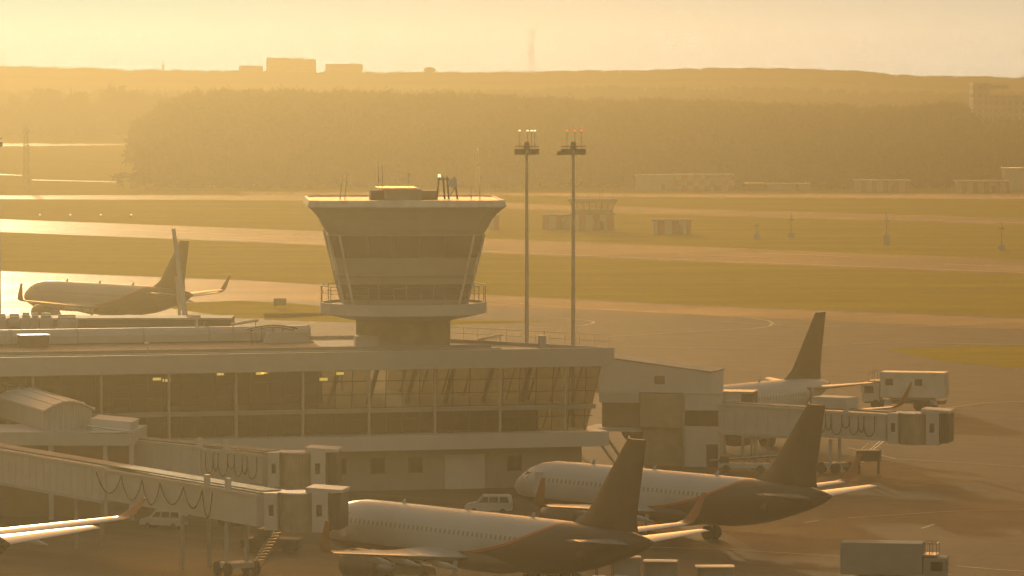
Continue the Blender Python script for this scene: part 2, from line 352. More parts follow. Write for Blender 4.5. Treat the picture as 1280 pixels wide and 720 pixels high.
# the loose row of tall trees on the left, each a tree
def tree_proto(kind):
    t = thing('tree', 'x', 'tree', group='tall trees in the loose row on the left')
    V, T = (broad(rng, 700, .34, .28) if kind else spruce(rng, 11, 11, .17))
    me = np_mesh('crown', V, T, M['leaf']); link(bpy.data.objects.new('crown', me), t)
    b = MB().tube((0, 0, -.03), (0, 0, .75), .018, .006)
    if kind:
        for k in range(7):
            a = k * 2.4; b.tube((0, 0, .3 + .05 * k), (.13 * math.cos(a), .13 * math.sin(a), .5 + .05 * k), .008, .003, 5)
    b.build('trunk', M['bark'], t); return t
protos = [tree_proto(1), tree_proto(1), tree_proto(0)]; used = set()
rows = [(20, 122, 1, .9), (46, 115, 0, 1.0), (57, 118, 2, .7), (69, 114.5, 1, 1.1), (90, 119, 0, .9), (101, 118, 1, 1.0), (124, 121, 2, .8), (141, 112.5, 0, 1.1), (153, 115.5, 1, .8), (160, 118, 2, .8), (174, 117, 0, 1.1), (187, 120, 1, .9), (196, 119, 2, .8), (205, 121, 0, .9)]
words = ['leftmost tree, round and low, near the photo edge', 'tall narrow tree, second in the row from the left', 'small pointed spruce between two broad crowns on the left', 'broad dense crown, fourth tree in the left row',
         'round tree standing just right of the first gap in the row', 'wide crown touching the round tree right of the first gap', 'short spruce standing alone in the middle of the row', 'tallest round-topped tree of the left row',
         'narrow tree just right of the tallest tree', 'thin spruce, second right of the tallest tree', 'broad tree midway between the tallest tree and the near forest', 'medium tree, third from the right end of the row',
         'pointed spruce, second from the right end of the row', 'last tree of the row, touching the near forest edge']
for i, (x, yt, k, wd) in enumerate(rows):
    o = protos[k] if k not in used else copy_tree(protos[k]); used.add(k)
    Y = 2470 + 6 * (i % 4); X = (x - 640) * Y / F; hh = H - (yt - 75) * Y / F
    o.location = (X, Y, 0); o.scale = (hh * wd * .85, hh * wd * .85, hh); o.rotation_euler.z = i * 1.7; o['label'] = words[i]

# ------------------------------------------------------------------ haze
hb = MB().box(-4950, 4950, -290, 5330, -1.2, 63.5).build('haze', M['white']); tag(hb, kind='stuff')
hm = bpy.data.materials.new('haze'); hm.use_nodes = True; hn = hm.node_tree; hn.nodes.remove(hn.nodes['Principled BSDF'])
pv = N(hn, 'VolumePrincipled'); pv.inputs['Color'].default_value = HAZE_COL; pv.inputs['Density'].default_value = HAZE_DENSITY; pv.inputs['Anisotropy'].default_value = HAZE_G
hn.links.new(pv.outputs[0], hn.nodes['Material Output'].inputs['Volume']); hb.data.materials[0] = hm

# ------------------------------------------------------------------ far buildings and masts
def facade_mat(name, wall, win, bw, rh, mort):
    m = bpy.data.materials.new(name); m.use_nodes = True; nt = m.node_tree; b = nt.nodes['Principled BSDF']
    tc = N(nt, 'TexCoord'); sp = N(nt, 'SeparateXYZ'); nt.links.new(tc.outputs['Object'], sp.inputs[0])
    ad = N(nt, 'Math', operation='ADD'); nt.links.new(sp.outputs[0], ad.inputs[0]); nt.links.new(sp.outputs[1], ad.inputs[1])
    cb = N(nt, 'CombineXYZ'); nt.links.new(ad.outputs[0], cb.inputs[0]); nt.links.new(sp.outputs[2], cb.inputs[1])
    br = N(nt, 'TexBrick'); br.offset = 0; br.inputs['Scale'].default_value = 1; br.inputs['Brick Width'].default_value = bw; br.inputs['Row Height'].default_value = rh; br.inputs['Mortar Size'].default_value = mort
    br.inputs['Color1'].default_value = (*win, 1); br.inputs['Color2'].default_value = (*win, 1); br.inputs['Mortar'].default_value = (*wall, 1)
    nt.links.new(cb.outputs[0], br.inputs[0]); nt.links.new(br.outputs[0], b.inputs['Base Color']); b.inputs['Roughness'].default_value = .6
    return m
M['block'] = facade_mat('apartment_facade', (.42, .38, .34), (.10, .10, .11), 3.2, 2.8, .75)
M['office'] = facade_mat('office_facade', (.55, .55, .60), (.25, .25, .28), 2.6, 3.0, .7)
def far_block(x0, x1, ytop, Y, label, m='block', parts=(), depth=14, name='apartment_block', cat='apartment building'):
    a, b = D(x0, ytop, Y), D(x1, ytop, Y); zt = a.z; z0 = float(Tz(a.x, Y)) - 1
    t = thing(name, label, cat, ((a.x + b.x) / 2, Y, z0), 0, None); hw = (b.x - a.x) / 2; hh = zt - z0
    MB().box(-hw, hw, 0, depth, 0, hh - .5).build('wall', M[m], t)
    rb = MB().box(-hw - .3, hw + .3, -.3, depth + .3, hh - .5, hh)
    rf = rb.build('roof', M['roof'], t)
    for (u0, u1, dz) in parts: MB().box(-hw + u0 * 2 * hw, -hw + u1 * 2 * hw, 2, depth - 3, hh, hh + dz).build('roof_house', M['grey'], t)
    return t
far_block(333, 394, 74, 4260, 'tallest and widest pale apartment block on the skyline', parts=((.0, .45, 1.2), (.5, .75, .9)))
far_block(407, 453, 80, 4270, 'lower flat apartment block right of the tallest one on the skyline', parts=((.7, .8, .9),))
far_block(299, 328, 82.5, 4265, 'low apartment block just left of the tallest one on the skyline', parts=((.1, .4, .5),))
far_block(530, 544, 85, 4265, 'smallest block on the skyline, between the low block and the tall mast', parts=((.2, .7, .5),))
t = far_block(1216, 1400, 119, 1950, 'long grey office building rising above the forest at the right edge', 'office', depth=16, name='office_building', cat='building')
MB().box(-28.95, -22.2, -1.0, 15, 8, 27.6).build('stair_tower', M['office'], t)
MB().box(-22.2, -15, 1, 12, 25, 26.9).build('roof_house', M['grey'], t)

def lattice(name, label, base, h, w0, w1, r, cat='mast', rungs=14, group=None, mt='steel'):
    t = thing(name, label, cat, base, .4, group); b = MB()
    for sx, sy in ((1, 1), (1, -1), (-1, 1), (-1, -1)): b.tube((sx * w0 / 2, sy * w0 / 2, 0), (sx * w1 / 2, sy * w1 / 2, h), r, r, 5)
    for k in range(rungs):
        za, zb = h * k / rungs, h * (k + 1) / rungs; wa, wb = w0 + (w1 - w0) * za / h, w0 + (w1 - w0) * zb / h
        for i, (s, q) in enumerate((((-1, -1), (1, -1)), ((1, -1), (1, 1)), ((1, 1), (-1, 1)), ((-1, 1), (-1, -1)))):
            b.tube((s[0] * wa / 2, s[1] * wa / 2, za), (q[0] * wb / 2, q[1] * wb / 2, zb), r * .6, r * .6, 4)
            b.tube((s[0] * wb / 2, s[1] * wb / 2, zb), (q[0] * wb / 2, q[1] * wb / 2, zb), r * .6, r * .6, 4)
    b.build('lattice_frame', M[mt], t); return t
b0 = D(664, 90, 4180); t = lattice('radio_mast', 'tall lattice radio mast standing on the skyline ridge', (b0.x, 4180, float(Tz(b0.x, 4180))), 61.6 - float(Tz(b0.x, 4180)), 3.4, 3.0, .09, 'radio mast', 9)
MB().box(-2.4, 2.4, -2.4, 2.4, 44, 44.5).build('platform', M['steel'], t)
b0 = D(204, 90, 4180); t = lattice('radio_mast', 'small thin mast on the skyline left of the apartment blocks', (b0.x, 4180, float(Tz(b0.x, 4180))), 37.5 - float(Tz(b0.x, 4180)), 1.6, 1.0, .2, 'radio mast', 10)
M['redlamp'] = emit('red_obstruction_lamp', (1, .12, .03), 1.2); M['warmlamp'] = emit('white_obstruction_lamp', (1, .85, .55), 1.5)
b0 = G(597, 240.2); t = lattice('lattice_mast', 'thin lattice mast with a red lamp in front of the forest, right of the tower', (b0.x, b0.y, 0), 12.2, 1.1, .6, .07, 'mast', 9)
MB().tube((0, 0, 12.2), (0, 0, 12.7), .22, .16).build('lamp', M['redlamp'], t); MB().box(-.8, .8, -.8, .8, 7.6, 8.2).build('platform', M['dark'], t)
b0 = G(33, 236); t = lattice('lattice_mast', 'lattice mast with several glinting dishes at the far left of the airfield', (b0.x, b0.y, 0), 18.5, 1.8, .8, .09, 'mast', 10)
for z in (17, 12.5, 10.5, 5):
    MB().tube((.3, -.9, z), (.3, -1.25, z + .2), .45, .5, 12).build('dish', M['shiny'], t)

# striped shelters and small buildings on the airfield
def stripes_mat(name, wd, check=False):
    m = bpy.data.materials.new(name); m.use_nodes = True; nt = m.node_tree; b = nt.nodes['Principled BSDF']
    tc = N(nt, 'TexCoord'); sp = N(nt, 'SeparateXYZ'); nt.links.new(tc.outputs['Object'], sp.inputs[0])
    ad = N(nt, 'Math', operation='ADD'); nt.links.new(sp.outputs[0], ad.inputs[0]); nt.links.new(sp.outputs[1], ad.inputs[1])
    cb = N(nt, 'CombineXYZ'); nt.links.new(ad.outputs[0], cb.inputs[0])
    if check: nt.links.new(sp.outputs[2], cb.inputs[2])
    ck = N(nt, 'TexChecker'); ck.inputs['Scale'].default_value = 1 / wd; ck.inputs['Color1'].default_value = (.62, .60, .58, 1); ck.inputs['Color2'].default_value = (.42, .10, .06, 1)
    mpp = N(nt, 'VectorMath', operation='ADD'); mpp.inputs[1].default_value = (.01, .01 * 1 + .3, .01); nt.links.new(cb.outputs[0], mpp.inputs[0])
    nt.links.new(mpp.outputs[0], ck.inputs[0]); nt.links.new(ck.outputs[0], b.inputs['Base Color']); b.inputs['Roughness'].default_value = .6
    return m
M['stripe'] = stripes_mat('red_white_stripes', 1.6); M['check'] = stripes_mat('red_white_checks', 1.7, True)
def shelter(name, label, cat, x0, x1, yb, hz, dep, m='stripe', roofm='roof', group=None, rz=0, door=True):
    a, b = G(x0, yb), G(x1, yb); c = (a + b) / 2; t = thing(name, label, cat, (c.x, c.y, 0), rz, group); hw = (b.x - a.x) / 2
    MB().box(-hw, hw, 0, dep, 0, hz).build('wall', M[m], t)
    MB().box(-hw - .3, hw + .3, -.3, dep + .3, hz, hz + .3).build('roof', M[roofm], t)
    if door: MB().box(hw * .3, hw * .3 + 1.1, -.05, 0, 0, 2.1).build('door', M['dark'], t)
    return t
g1 = 'red and white striped airfield shelters'
shelter('equipment_shelter', 'striped equipment shelter left of the small watch cabin', 'shelter', 678, 713, 287, 3.1, 5, group=g1)
t = shelter('watch_cabin', 'small airfield watch cabin with glazed lookout above a striped base', 'cabin', 714, 768, 288, 3.6, 7)
cb = MB().rings([[(-4.6, .8, 3.95), (4.6, .8, 3.95), (4.6, 6.2, 3.95), (-4.6, 6.2, 3.95)], [(-4.6, .8, 4.7), (4.6, .8, 4.7), (4.6, 6.2, 4.7), (-4.6, 6.2, 4.7)]]).build('lookout_base', M['conc'], t)
MB().rings([[(-4.5, .9, 4.7), (4.5, .9, 4.7), (4.5, 6.1, 4.7), (-4.5, 6.1, 4.7)], [(-5.2, .2, 6.4), (5.2, .2, 6.4), (5.2, 6.8, 6.4), (-5.2, 6.8, 6.4)]], False).build('lookout_glass', M['glass'], t)
fm = MB()
for k in range(8):
    u = -1 + 2 * k / 7
    for (ya, yb2) in ((.9, .2), (6.1, 6.8)): fm.tube((4.5 * u, ya, 4.7), (5.2 * u, yb2, 6.4), .07, .07, 4)
fm.build('lookout_frame', M['dark'], t)
MB().box(-5.6, 5.6, -.2, 7.2, 6.4, 7.1).build('lookout_roof', M['conc'], t)
for x, z in ((-4, 2.2), (-1, 2.6), (1.5, 3.3), (2.2, 2.8), (4.6, 1.8)): MB().tube((x, 3, 7.1), (x, 3, 7.1 + z), .05, .03, 5).build('aerial', M['dark'], t)
shelter('equipment_shelter', 'freestanding striped equipment shelter right of the watch cabin', 'shelter', 816, 864, 293, 3.0, 5, group=g1)
shelter('equipment_shelter', 'striped shelter half hidden behind the right edge of the control tower roof', 'shelter', 611, 624, 287, 3.0, 4, group=g1, door=False)
g2 = 'striped buildings along the forest foot'
t = shelter('striped_hangar', 'chequered red and white hangar at the forest foot above the watch cabin', 'hangar', 845, 917, 239, 4.6, 12, 'check', 'grey', g2)
t = shelter('pale_shed', 'pale flat shed adjoining the left end of the chequered hangar', 'shed', 796, 843, 238.5, 4.4, 10, 'lgrey', 'grey')
shelter('striped_hangar', 'striped building at the forest foot, midway between hangar and right edge', 'hangar', 1070, 1137, 240.5, 3.3, 9, 'stripe', 'grey', g2)
shelter('striped_hangar', 'striped building at the forest foot nearest the right edge', 'hangar', 1197, 1262, 241, 3.2, 9, 'stripe', 'grey', g2)
shelter('grey_depot', 'grey depot with bright flat roof at the right edge of the photo', 'building', 1256, 1330, 238, 6.3, 12, 'lgrey', 'shiny')
shelter('site_hut', 'long low hut with bright roof line between the hangar and the striped building', 'hut', 960, 1012, 238.5, 1.9, 6, 'grey', 'shiny')
shelter('site_hut', 'small low hut immediately right of the chequered hangar', 'hut', 932, 955, 238.8, 2.1, 5, 'brown', 'shiny', door=False)
for i, (x, yb, h, lab) in enumerate([(1108, 306, 6.6, 'grey instrument post with box in the grass above the right taxiway'), (1252, 313, 6.0, 'instrument post with crossarm in the grass near the right edge'), (989, 297, 5.2, 'thicker instrument post in the grass right of the striped shelters'), (946, 299, 3.8, 'short instrument post with square board, left of the thicker post')]):
    g = G(x, yb); t = thing('instrument_post', lab, 'post', (g.x, g.y, 0)); MB().tube((0, 0, 0), (0, 0, h), .16, .1).build('pole', M['steel'], t)
    MB().box(-.7, .7, -.4, .4, 0, 2.0 if i == 0 else 1.1).build('cabinet', M['grey'], t)
    MB().box(-.6, .6, -.06, .06, h * .72, h * .72 + .3).build('crossarm', M['conc'], t)
g = G(350, 385); t = thing('sign_board', 'dark square taxiway board standing in the grass left of the tower', 'sign', (g.x, g.y, 0)); MB().box(-1.0, 1.0, -.1, .1, .35, 1.5).build('board', M['dark'], t)
for s in (-.8, .8): MB().tube((s, 0, 0), (s, 0, .35), .06).build('leg', M['steel'], t)
proto = None
for i, x in enumerate((50, 88, 126, 164)):
    g = G(x, 273.6); 
    if proto is None:
        proto = thing('runway_lamp', '', 'airfield lamp', (0, 0, 0), 0, 'lamp posts beside the far runway on the left'); MB().tube((0, 0, 0), (0, 0, .9), .12, .08).build('stem', M['steel'], proto)
        MB().tube((0, 0, .9), (0, 0, 1.2), .28, .2, 12).build('lamp', M['warmlamp'], proto); o = proto
    else: o = copy_tree(proto)
    o.location = (g.x, g.y, 0); o['label'] = ['leftmost of the four runway lamps in the far left grass', 'second from left of the four far runway lamps', 'third from left of the four far runway lamps', 'rightmost of the four far runway lamps'][i]

# ------------------------------------------------------------------ airliners
def livery(name, z0, x0, ln, rise, pw):
    m = bpy.data.materials.new(name); m.use_nodes = True; nt = m.node_tree; b = nt.nodes['Principled BSDF']
    tc = N(nt, 'TexCoord'); sp = N(nt, 'SeparateXYZ'); nt.links.new(tc.outputs['Object'], sp.inputs[0])
    def ma(op, a, c, d=None):
        n = N(nt, 'Math', operation=op)
        for i, q in enumerate((a, c, d)):
            if q is None: continue
            if isinstance(q, (int, float)): n.inputs[i].default_value = q
            else: nt.links.new(q, n.inputs[i])
        return n.outputs[0]
    X, Z = sp.outputs[0], sp.outputs[2]
    t = ma('DIVIDE', ma('SUBTRACT', x0, X), ln); tcl = N(nt, 'Clamp'); nt.links.new(t, tcl.inputs[0]); tp = ma('POWER', tcl.outputs[0], pw)
    zb = ma('ADD', ma('MULTIPLY', tp, rise), z0); dz = ma('SUBTRACT', Z, zb)
    below = ma('LESS_THAN', dz, 0.0); line = ma('LESS_THAN', ma('ABSOLUTE', ma('SUBTRACT', dz, .02), 0), .10)
    line = ma('MULTIPLY', line, ma('LESS_THAN', X, 4.5))
    # cabin windows
    fx = ma('FRACT', ma('DIVIDE', ma('ADD', X, 40), .533), 0); wx = ma('LESS_THAN', ma('ABSOLUTE', ma('SUBTRACT', fx, .5), 0), .22)
    wz = ma('LESS_THAN', ma('ABSOLUTE', ma('SUBTRACT', Z, 4.35), 0), .17); wr = ma('MULTIPLY', ma('LESS_THAN', X, 13.6), ma('GREATER_THAN', X, -12.2))
    win = ma('MULTIPLY', ma('MULTIPLY', wx, wz), wr)
    no = N(nt, 'TexNoise'); no.inputs['Scale'].default_value = .6; no.inputs['Detail'].default_value = 5; nt.links.new(tc.outputs['Object'], no.inputs[0])
    base = N(nt, 'ValToRGB'); base.color_ramp.elements[0].color = (.50, .50, .51, 1); base.color_ramp.elements[1].color = (.62, .62, .63, 1); nt.links.new(no.outputs[0], base.inputs[0])
    def mix(f, a, col):
        n = N(nt, 'Mix', data_type='RGBA'); nt.links.new(f, n.inputs[0]); nt.links.new(a, n.inputs[6]); n.inputs[7].default_value = (*col, 1); return n.outputs[2]
    c = mix(win, base.outputs[0], (.28, .27, .26)); c = mix(below, c, (.08, .052, .042)); c = mix(line, c, (.60, .13, .015))
    nt.links.new(c, b.inputs['Base Color']); b.inputs['Roughness'].default_value = .42; b.inputs['Coat Weight'].default_value = .1
    return m
M['livery'] = livery('silver_blue_livery', 2.75, 3.5, 14.2, 3.4, 2.2)
M['livery_low'] = livery('silver_livery_low_stripe', 2.3, -4, 15, 2.2, 1.6)

def foil(b, root, tip, n=14):             # root, tip: (x_le, y, z, chord, thickness)
    rs = []
    for (x, y, z, c, th) in (root, tip):
        ring = []
        for k in range(n):
            a = 2 * math.pi * k / n; u = .5 + .5 * math.cos(a); yt = th * c * 1.5 * math.sin(a) * (u ** .5 if u > 0 else 0) * (1 - u * .75)
            ring.append((x - c * (1 - u) if False else x - c * u, y, z + yt))
        rs.append(ring)
    b.rings(rs)
def make_airliner():
    t = thing('airliner', '', 'airliner', (0, 0, 0), 0, 'single-aisle airliners in silver and dark blue')
    prof = [(18.8, 3.35, .05, .05), (18.55, 3.36, .42, .40), (18.0, 3.42, .82, .80), (17.2, 3.52, 1.22, 1.2), (16.2, 3.64, 1.60, 1.60), (15.0, 3.72, 1.85, 1.90), (13.5, 3.76, 1.96, 2.05), (11, 3.77, 1.98, 2.07), (4, 3.77, 1.98, 2.07), (-5, 3.77, 1.98, 2.07),
            (-8, 3.80, 1.97, 2.03), (-10.5, 3.95, 1.84, 1.87), (-13, 4.20, 1.53, 1.58), (-15.2, 4.45, 1.13, 1.22), (-17, 4.66, .74, .85), (-18.2, 4.80, .42, .52), (-18.8, 4.88, .22, .28)]
    rs = [[(x, ry * math.cos(a), zc + rz * math.sin(a)) for a in [2 * math.pi * k / 36 for k in range(36)]] for x, zc, ry, rz in prof]
    f = MB().rings(rs).build('fuselage', M['livery'], t, True)
    MB().rings([[(x, ry * math.cos(a), 2.45 + rz * math.sin(a)) for a in [2 * math.pi * k / 20 for k in range(20)]] for x, ry, rz in ((8, .2, .2), (6.5, 1.6, .7), (3, 2.15, 1.0), (-3, 2.15, 1.0), (-5.5, 1.4, .6), (-7, .2, .2))]).build('belly_fairing', M['blue'], t, True)
    MB().tube((-18.75, 0, 4.88), (-19.1, 0, 4.92), .2, .16, 12).build('exhaust', M['dark'], f)
    # cockpit windows
    cw = MB()
    for s in (-1, 1):
        for (xa, ya, xb, yb, z0, z1) in ((17.15, .12, 16.95, .72, 4.28, 4.78), (16.93, .80, 16.35, 1.25, 4.3, 4.85), (16.3, 1.30, 15.55, 1.58, 4.33, 4.82)):
            cw.add([(xa + .12, s * (ya + .02), z0), (xb + .12, s * (yb + .05), z0), (xb - .32, s * yb * .93, z1), (xa - .36, s * ya, z1), (xa - .1, s * ya * .9, z0), (xb - .1, s * yb * .9, z0), (xb - .5, s * yb * .85, z1 - .02), (xa - .5, s * ya, z1 - .02)],
                   [(0, 1, 2, 3), (4, 7, 6, 5), (0, 4, 5, 1), (1, 5, 6, 2), (2, 6, 7, 3), (3, 7, 4, 0)])
    cw.build('cockpit_window', M['glassd'], f)
    for x in (13.9, -13.0):
        for s in (-1, 1):
            rr = 1.93 if x > 0 else 1.55
            MB().add([(x - .4, s * (rr + .03), 3.1 + (.5 if x < 0 else 0)), (x + .4, s * (rr + .03), 3.1 + (.5 if x < 0 else 0)), (x + .4, s * (rr - .12), 4.95), (x - .4, s * (rr - .12), 4.95), (x - .4, s * (rr - .2), 3.1), (x + .4, s * (rr - .2), 3.1), (x + .4, s * (rr - .35), 4.95), (x - .4, s * (rr - .35), 4.95)],
                     [(0, 1, 2, 3), (4, 5, 6, 7), (0, 1, 5, 4), (1, 2, 6, 5), (2, 3, 7, 6), (3, 0, 4, 7)]).build('passenger_door', M['silver'] if x > 0 else M['blue'], f)
    # fin with dorsal fillet
    fr = []
    for (xl, ch, z, th) in ((-9.6, 8.0, 5.55, .06), (-10.9, 6.6, 5.95, .09), (-12.1, 5.35, 6.7, .1), (-16.45, 2.0, 12.2, .1)):
        ring = []
        for k in range(16):
            a = 2 * math.pi * k / 16; u = .5 + .5 * math.cos(a); yt = th * ch * 1.3 * math.sin(a) * u ** .5 * (1 - u * .8); ring.append((xl - ch * u if False else xl - ch * u, yt, z))
        fr.append(ring)
    fin = MB().rings(fr).build('tail_fin', M['blue'], t, True)
    MB().box(-18.62, -17.2, -.012, .012, 7.0, 7.03).build('rudder_gap', M['dark'], fin)
    MB().tube((-16.6, 0, 12.2), (-16.6, 0, 12.38), .09, .05).build('beacon', M['shiny'], fin)
    for s in (-1, 1):
        b = MB(); foil(b, (-14.0, s * .9, 4.75, 3.6, .1), (-16.9, s * 6.22, 5.35, 1.35, .09)); b.build('tailplane', M['silver'], t, True)
        b = MB(); foil(b, (6.6, s * 1.2, 2.55, 7.6, .12), (3.2, s * 6.4, 3.0, 4.0, .11)); foil(b, (3.2, s * 6.4, 3.0, 4.0, .11), (-2.6, s * 16.9, 4.15, 1.55, .1)); wg = b.build('wing', M['silver'], t, True)
        rs = []
        for (x, y, z, c, th) in ((-2.6, 16.9, 4.15, 1.55, .1), (-2.95, 17.35, 4.35, 1.35, .1), (-3.4, 17.62, 4.85, 1.1, .09), (-4.55, 18.0, 6.55, .45, .08)):
            ring = []
            for k in range(12):
                a = 2 * math.pi * k / 12; u = .5 + .5 * math.cos(a); q = th * c * 1.4 * math.sin(a) * u ** .5 * (1 - u * .75); tl = min(1, (z - 4.15) / .6)
                ring.append((x - c * u, s * (y + q * tl), z + q * (1 - tl)))
            rs.append(ring)
        MB().rings(rs).build('winglet', M['orange'], wg, True)
        for (y, xx, z) in ((4.6, -1.5, 2.45), (8.4, -1.6, 2.95), (11.8, -2.6, 3.4)):
            MB().rings([[(xx + dx, s * y + .16 * q * math.cos(a), z - .12 - dz + .22 * q * math.sin(a)) for a in [2 * math.pi * k / 8 for k in range(8)]] for dx, q, dz in ((2.2, .1, -.1), (1.2, 1, 0), (-.4, 1, .08), (-1.9, .1, .22))]).build('flap_fairing', M['silver'], wg, True)
        # engine
        en = MB().rings([[(x, s * 5.75 + r * math.cos(a), 1.75 + r * math.sin(a)) for a in [2 * math.pi * k / 24 for k in range(24)]] for x, r in ((8.1, .92), (8.35, 1.0), (8.2, 1.12), (7.2, 1.22), (5.6, 1.2), (4.3, .95), (4.25, .8), (5.2, .8))], False).build('engine', M['blue'], t, True)
        MB().rings([[(x, s * 5.75 + r * math.cos(a), 1.75 + r * math.sin(a)) for a in [2 * math.pi * k / 24 for k in range(24)]] for x, r in ((7.7, .93), (7.65, .25), (8.1, .05))]).build('fan', M['dark'], en, True)
        MB().rings([[(x, s * 5.75 + r * math.cos(a), 1.75 + r * math.sin(a)) for a in [2 * math.pi * k / 20 for k in range(20)]] for x, r in ((5.2, .78), (4.2, .6), (3.6, .42), (2.9, .1))]).build('exhaust_cone', M['steel'], en, True)
        MB().rings([[(7.0, s * 5.75 - .12, 2.8), (7.0, s * 5.75 + .12, 2.8), (5.6, s * 5.75 + .12, 3.0), (5.6, s * 5.75 - .12, 3.0)], [(4.6, s * 5.75 - .12, 2.45), (4.6, s * 5.75 + .12, 2.45), (2.6, s * 5.75 + .12, 2.9), (2.6, s * 5.75 - .12, 2.9)]]).build('pylon', M['silver'], en)
        g = MB().tube((-1.4, s * 3.8, .57), (-1.4, s * 3.5, 2.5), .14, .18).build('main_gear', M['steel'], t)
        for dy in (-.42, .42): MB().tube((-1.4, s * 3.8 + dy - .2, .57), (-1.4, s * 3.8 + dy + .2, .57), .57, .57, 20).build('wheel', M['black'], g)
    g = MB().tube((11.3, 0, .4), (11.3, 0, 2.1), .1, .14).build('nose_gear', M['steel'], t)
    for dy in (-.27, .27): MB().tube((11.3, dy - .1, .4), (11.3, dy + .1, .4), .4, .4, 16).build('wheel', M['black'], g)
    for x in (9, 1.5, -6): MB().rings([[(x + .3, -.02, 5.8), (x + .3, .02, 5.8), (x - .2, .02, 5.8), (x - .2, -.02, 5.8)], [(x - .05, -.01, 6.2), (x - .05, .01, 6.2), (x - .25, .01, 6.2), (x - .25, -.01, 6.2)]]).build('blade_aerial', M['silver'], f)
    return t
plane0 = make_airliner()
def put_plane(o, label, ftx, fty, head, k, low=False):
    h = R(head); tip = Vector((-17.5, 0, 12.2)) * k; p = G(ftx, fty, tip.z)
    o.location = (p.x - (tip.x * math.cos(h)), p.y - (tip.x * math.sin(h)), 0); o.rotation_euler.z = h; o.scale = (k, k, k); o['label'] = label
    if low:
        for ch in o.children:
            if ch.name.startswith('fuselage'):
                ch.data = ch.data.copy(); ch.data.materials[0] = M['livery_low']
copies = [copy_tree(plane0) for _ in range(4)]
put_plane(plane0, 'nearest airliner, parked with its dark fin beside the baggage carts', 797, 549, 130, .985)
put_plane(copies[0], 'parked airliner behind the nearest one, nose by the terminal corner', 1021, 506, 131.5, .968)
put_plane(copies[1], 'airliner parked beyond the right jet bridge with white tail cone and dark fin', 1026, 390, 235, 1.03, True)
put_plane(copies[2], 'airliner taxiing on the left beyond the terminal roof', 231, 301, 132, 1.05)
tip = G(117, 659, 5.35 * 1.3); hh = R(128); lt = Vector((-17.6, -6.22, 0)) * 1.3
q = Vector((lt.x * math.cos(hh) - lt.y * math.sin(hh), lt.x * math.sin(hh) + lt.y * math.cos(hh), 0))
copies[3].location = (tip.x - q.x, tip.y - q.y, 0); copies[3].rotation_euler.z = hh; copies[3].scale = (1.3,) * 3
for ch in copies[3].children:
    for g in ch.children:
        if g.name.startswith('winglet'): g.scale.z = .5; g.location.z = 4.15 * .5
copies[3]['label'] = 'airliner mostly outside the photo with wing and tailplane reaching in at lower left'

# ------------------------------------------------------------------ terminal
L0 = G(0, 447, 12.6); R0 = G(768, 434.5, 12.6); ang = math.atan2(R0.y - L0.y, R0.x - L0.x); Ln = (R0 - L0).length
term = thing('terminal_building', 'long glass-fronted terminal under a flat roof with a broad pale fascia', 'airport terminal', (L0.x, L0.y, 0), ang)
XL, XR, DP = -26.0, Ln, 26.0
SK = -.583                                        # the end wall runs back and left
def rp(x, y): return (x + SK * y, y)
roofpoly = [(XL, 0), (XR, 0), rp(XR, DP), (XL, DP)]
inset = [(XL, .25), (XR - .35, .25), rp(XR - .35, DP - .25), (XL, DP - .25)]
rf = MB().prism(inset, 12.25, 12.3).build('roof', M['roof'], term)
MB().prism([(XL, 0), (XR, 0), (XR - .18, .3), (XL, .3)], 10.95, 12.6).build('fascia', M['grey'], term)
MB().prism([(XR + .0, 0.004), rp(XR, DP), rp(XR - .35, DP), (XR - .35, .004 + .3)], 10.955, 12.595).build('end_fascia', M['grey'], term)
MB().prism([(XL, .3), (XR - .4, .3), rp(XR - .4, DP - .3), (XL, DP - .3)], 10.9, 12.24).build('ceiling', M['conc'], term)
MB().prism([rp(XR - .35, DP - .3), rp(XR - .35, DP), (XL, DP), (XL, DP - .3)], 10.96, 12.59).build('rear_fascia', M['grey'], term)
for (a, b, c, d) in ((2.0, 12.3, 12.62, .3), (5.5, 12.3, 12.75, .35)): MB().box(XL, XR - 10, a, a + d, b, c).build('roof_upstand', M['conc'], rf)
# floors and core
fl = MB().prism([(XL, 1.2), (XR - 1.4, 1.2), rp(XR - 1.4, DP - 1), (XL, DP - 1)], 7.05, 7.45).build('upper_floor', M['conc'], term)
MB().prism([(XL, 1.3), (XR - 2.0, 1.3), rp(XR - 2.0, DP - 1.1), (XL, DP - 1.1)], 4.75, 5.1).build('lower_floor', M['conc'], term)
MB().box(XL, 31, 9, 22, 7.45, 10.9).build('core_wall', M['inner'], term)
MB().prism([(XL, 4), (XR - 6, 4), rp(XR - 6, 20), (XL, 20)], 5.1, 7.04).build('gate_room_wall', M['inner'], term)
# glazing: leans out towards the top
def lean(x0, z0, z1, zz): return (zz - z0) / (z1 - z0)
g = MB().rings([[(XL, 1.75, 5.1), (XR - 2.1, 1.75, 5.1), (XR - 2.1, 1.79, 5.1), (XL, 1.79, 5.1)], [(XL, 1.0, 10.95), (XR - .9, 1.0, 10.95), (XR - .9, 1.04, 10.95), (XL, 1.04, 10.95)]]).build('front_glazing', M['glass'], term)
g = MB().rings([[(XR - 2.1, 1.8, 5.1), rp(XR - 1.5, DP - 2)+(5.1,), rp(XR - 1.55, DP - 2)+(5.1,), (XR - 2.15, 1.8, 5.1)], [(XR - .9, 1.1, 10.95), rp(XR - .6, DP - 2)+(10.95,), rp(XR - .65, DP - 2)+(10.95,), (XR - .95, 1.1, 10.95)]]).build('end_glazing', M['glass'], term)
MB().box(XL, XR - 16.5, DP - 1.3, DP - 1.25, 7.45, 10.9).build('rear_glazing', M['glass'], term)
mb = MB()
x = XL + .5
while x < XR - 1.6:
    mb.tube((x, 1.62 , 5.1), (x, .92, 10.95), .05, .05, 4); x += 1.55
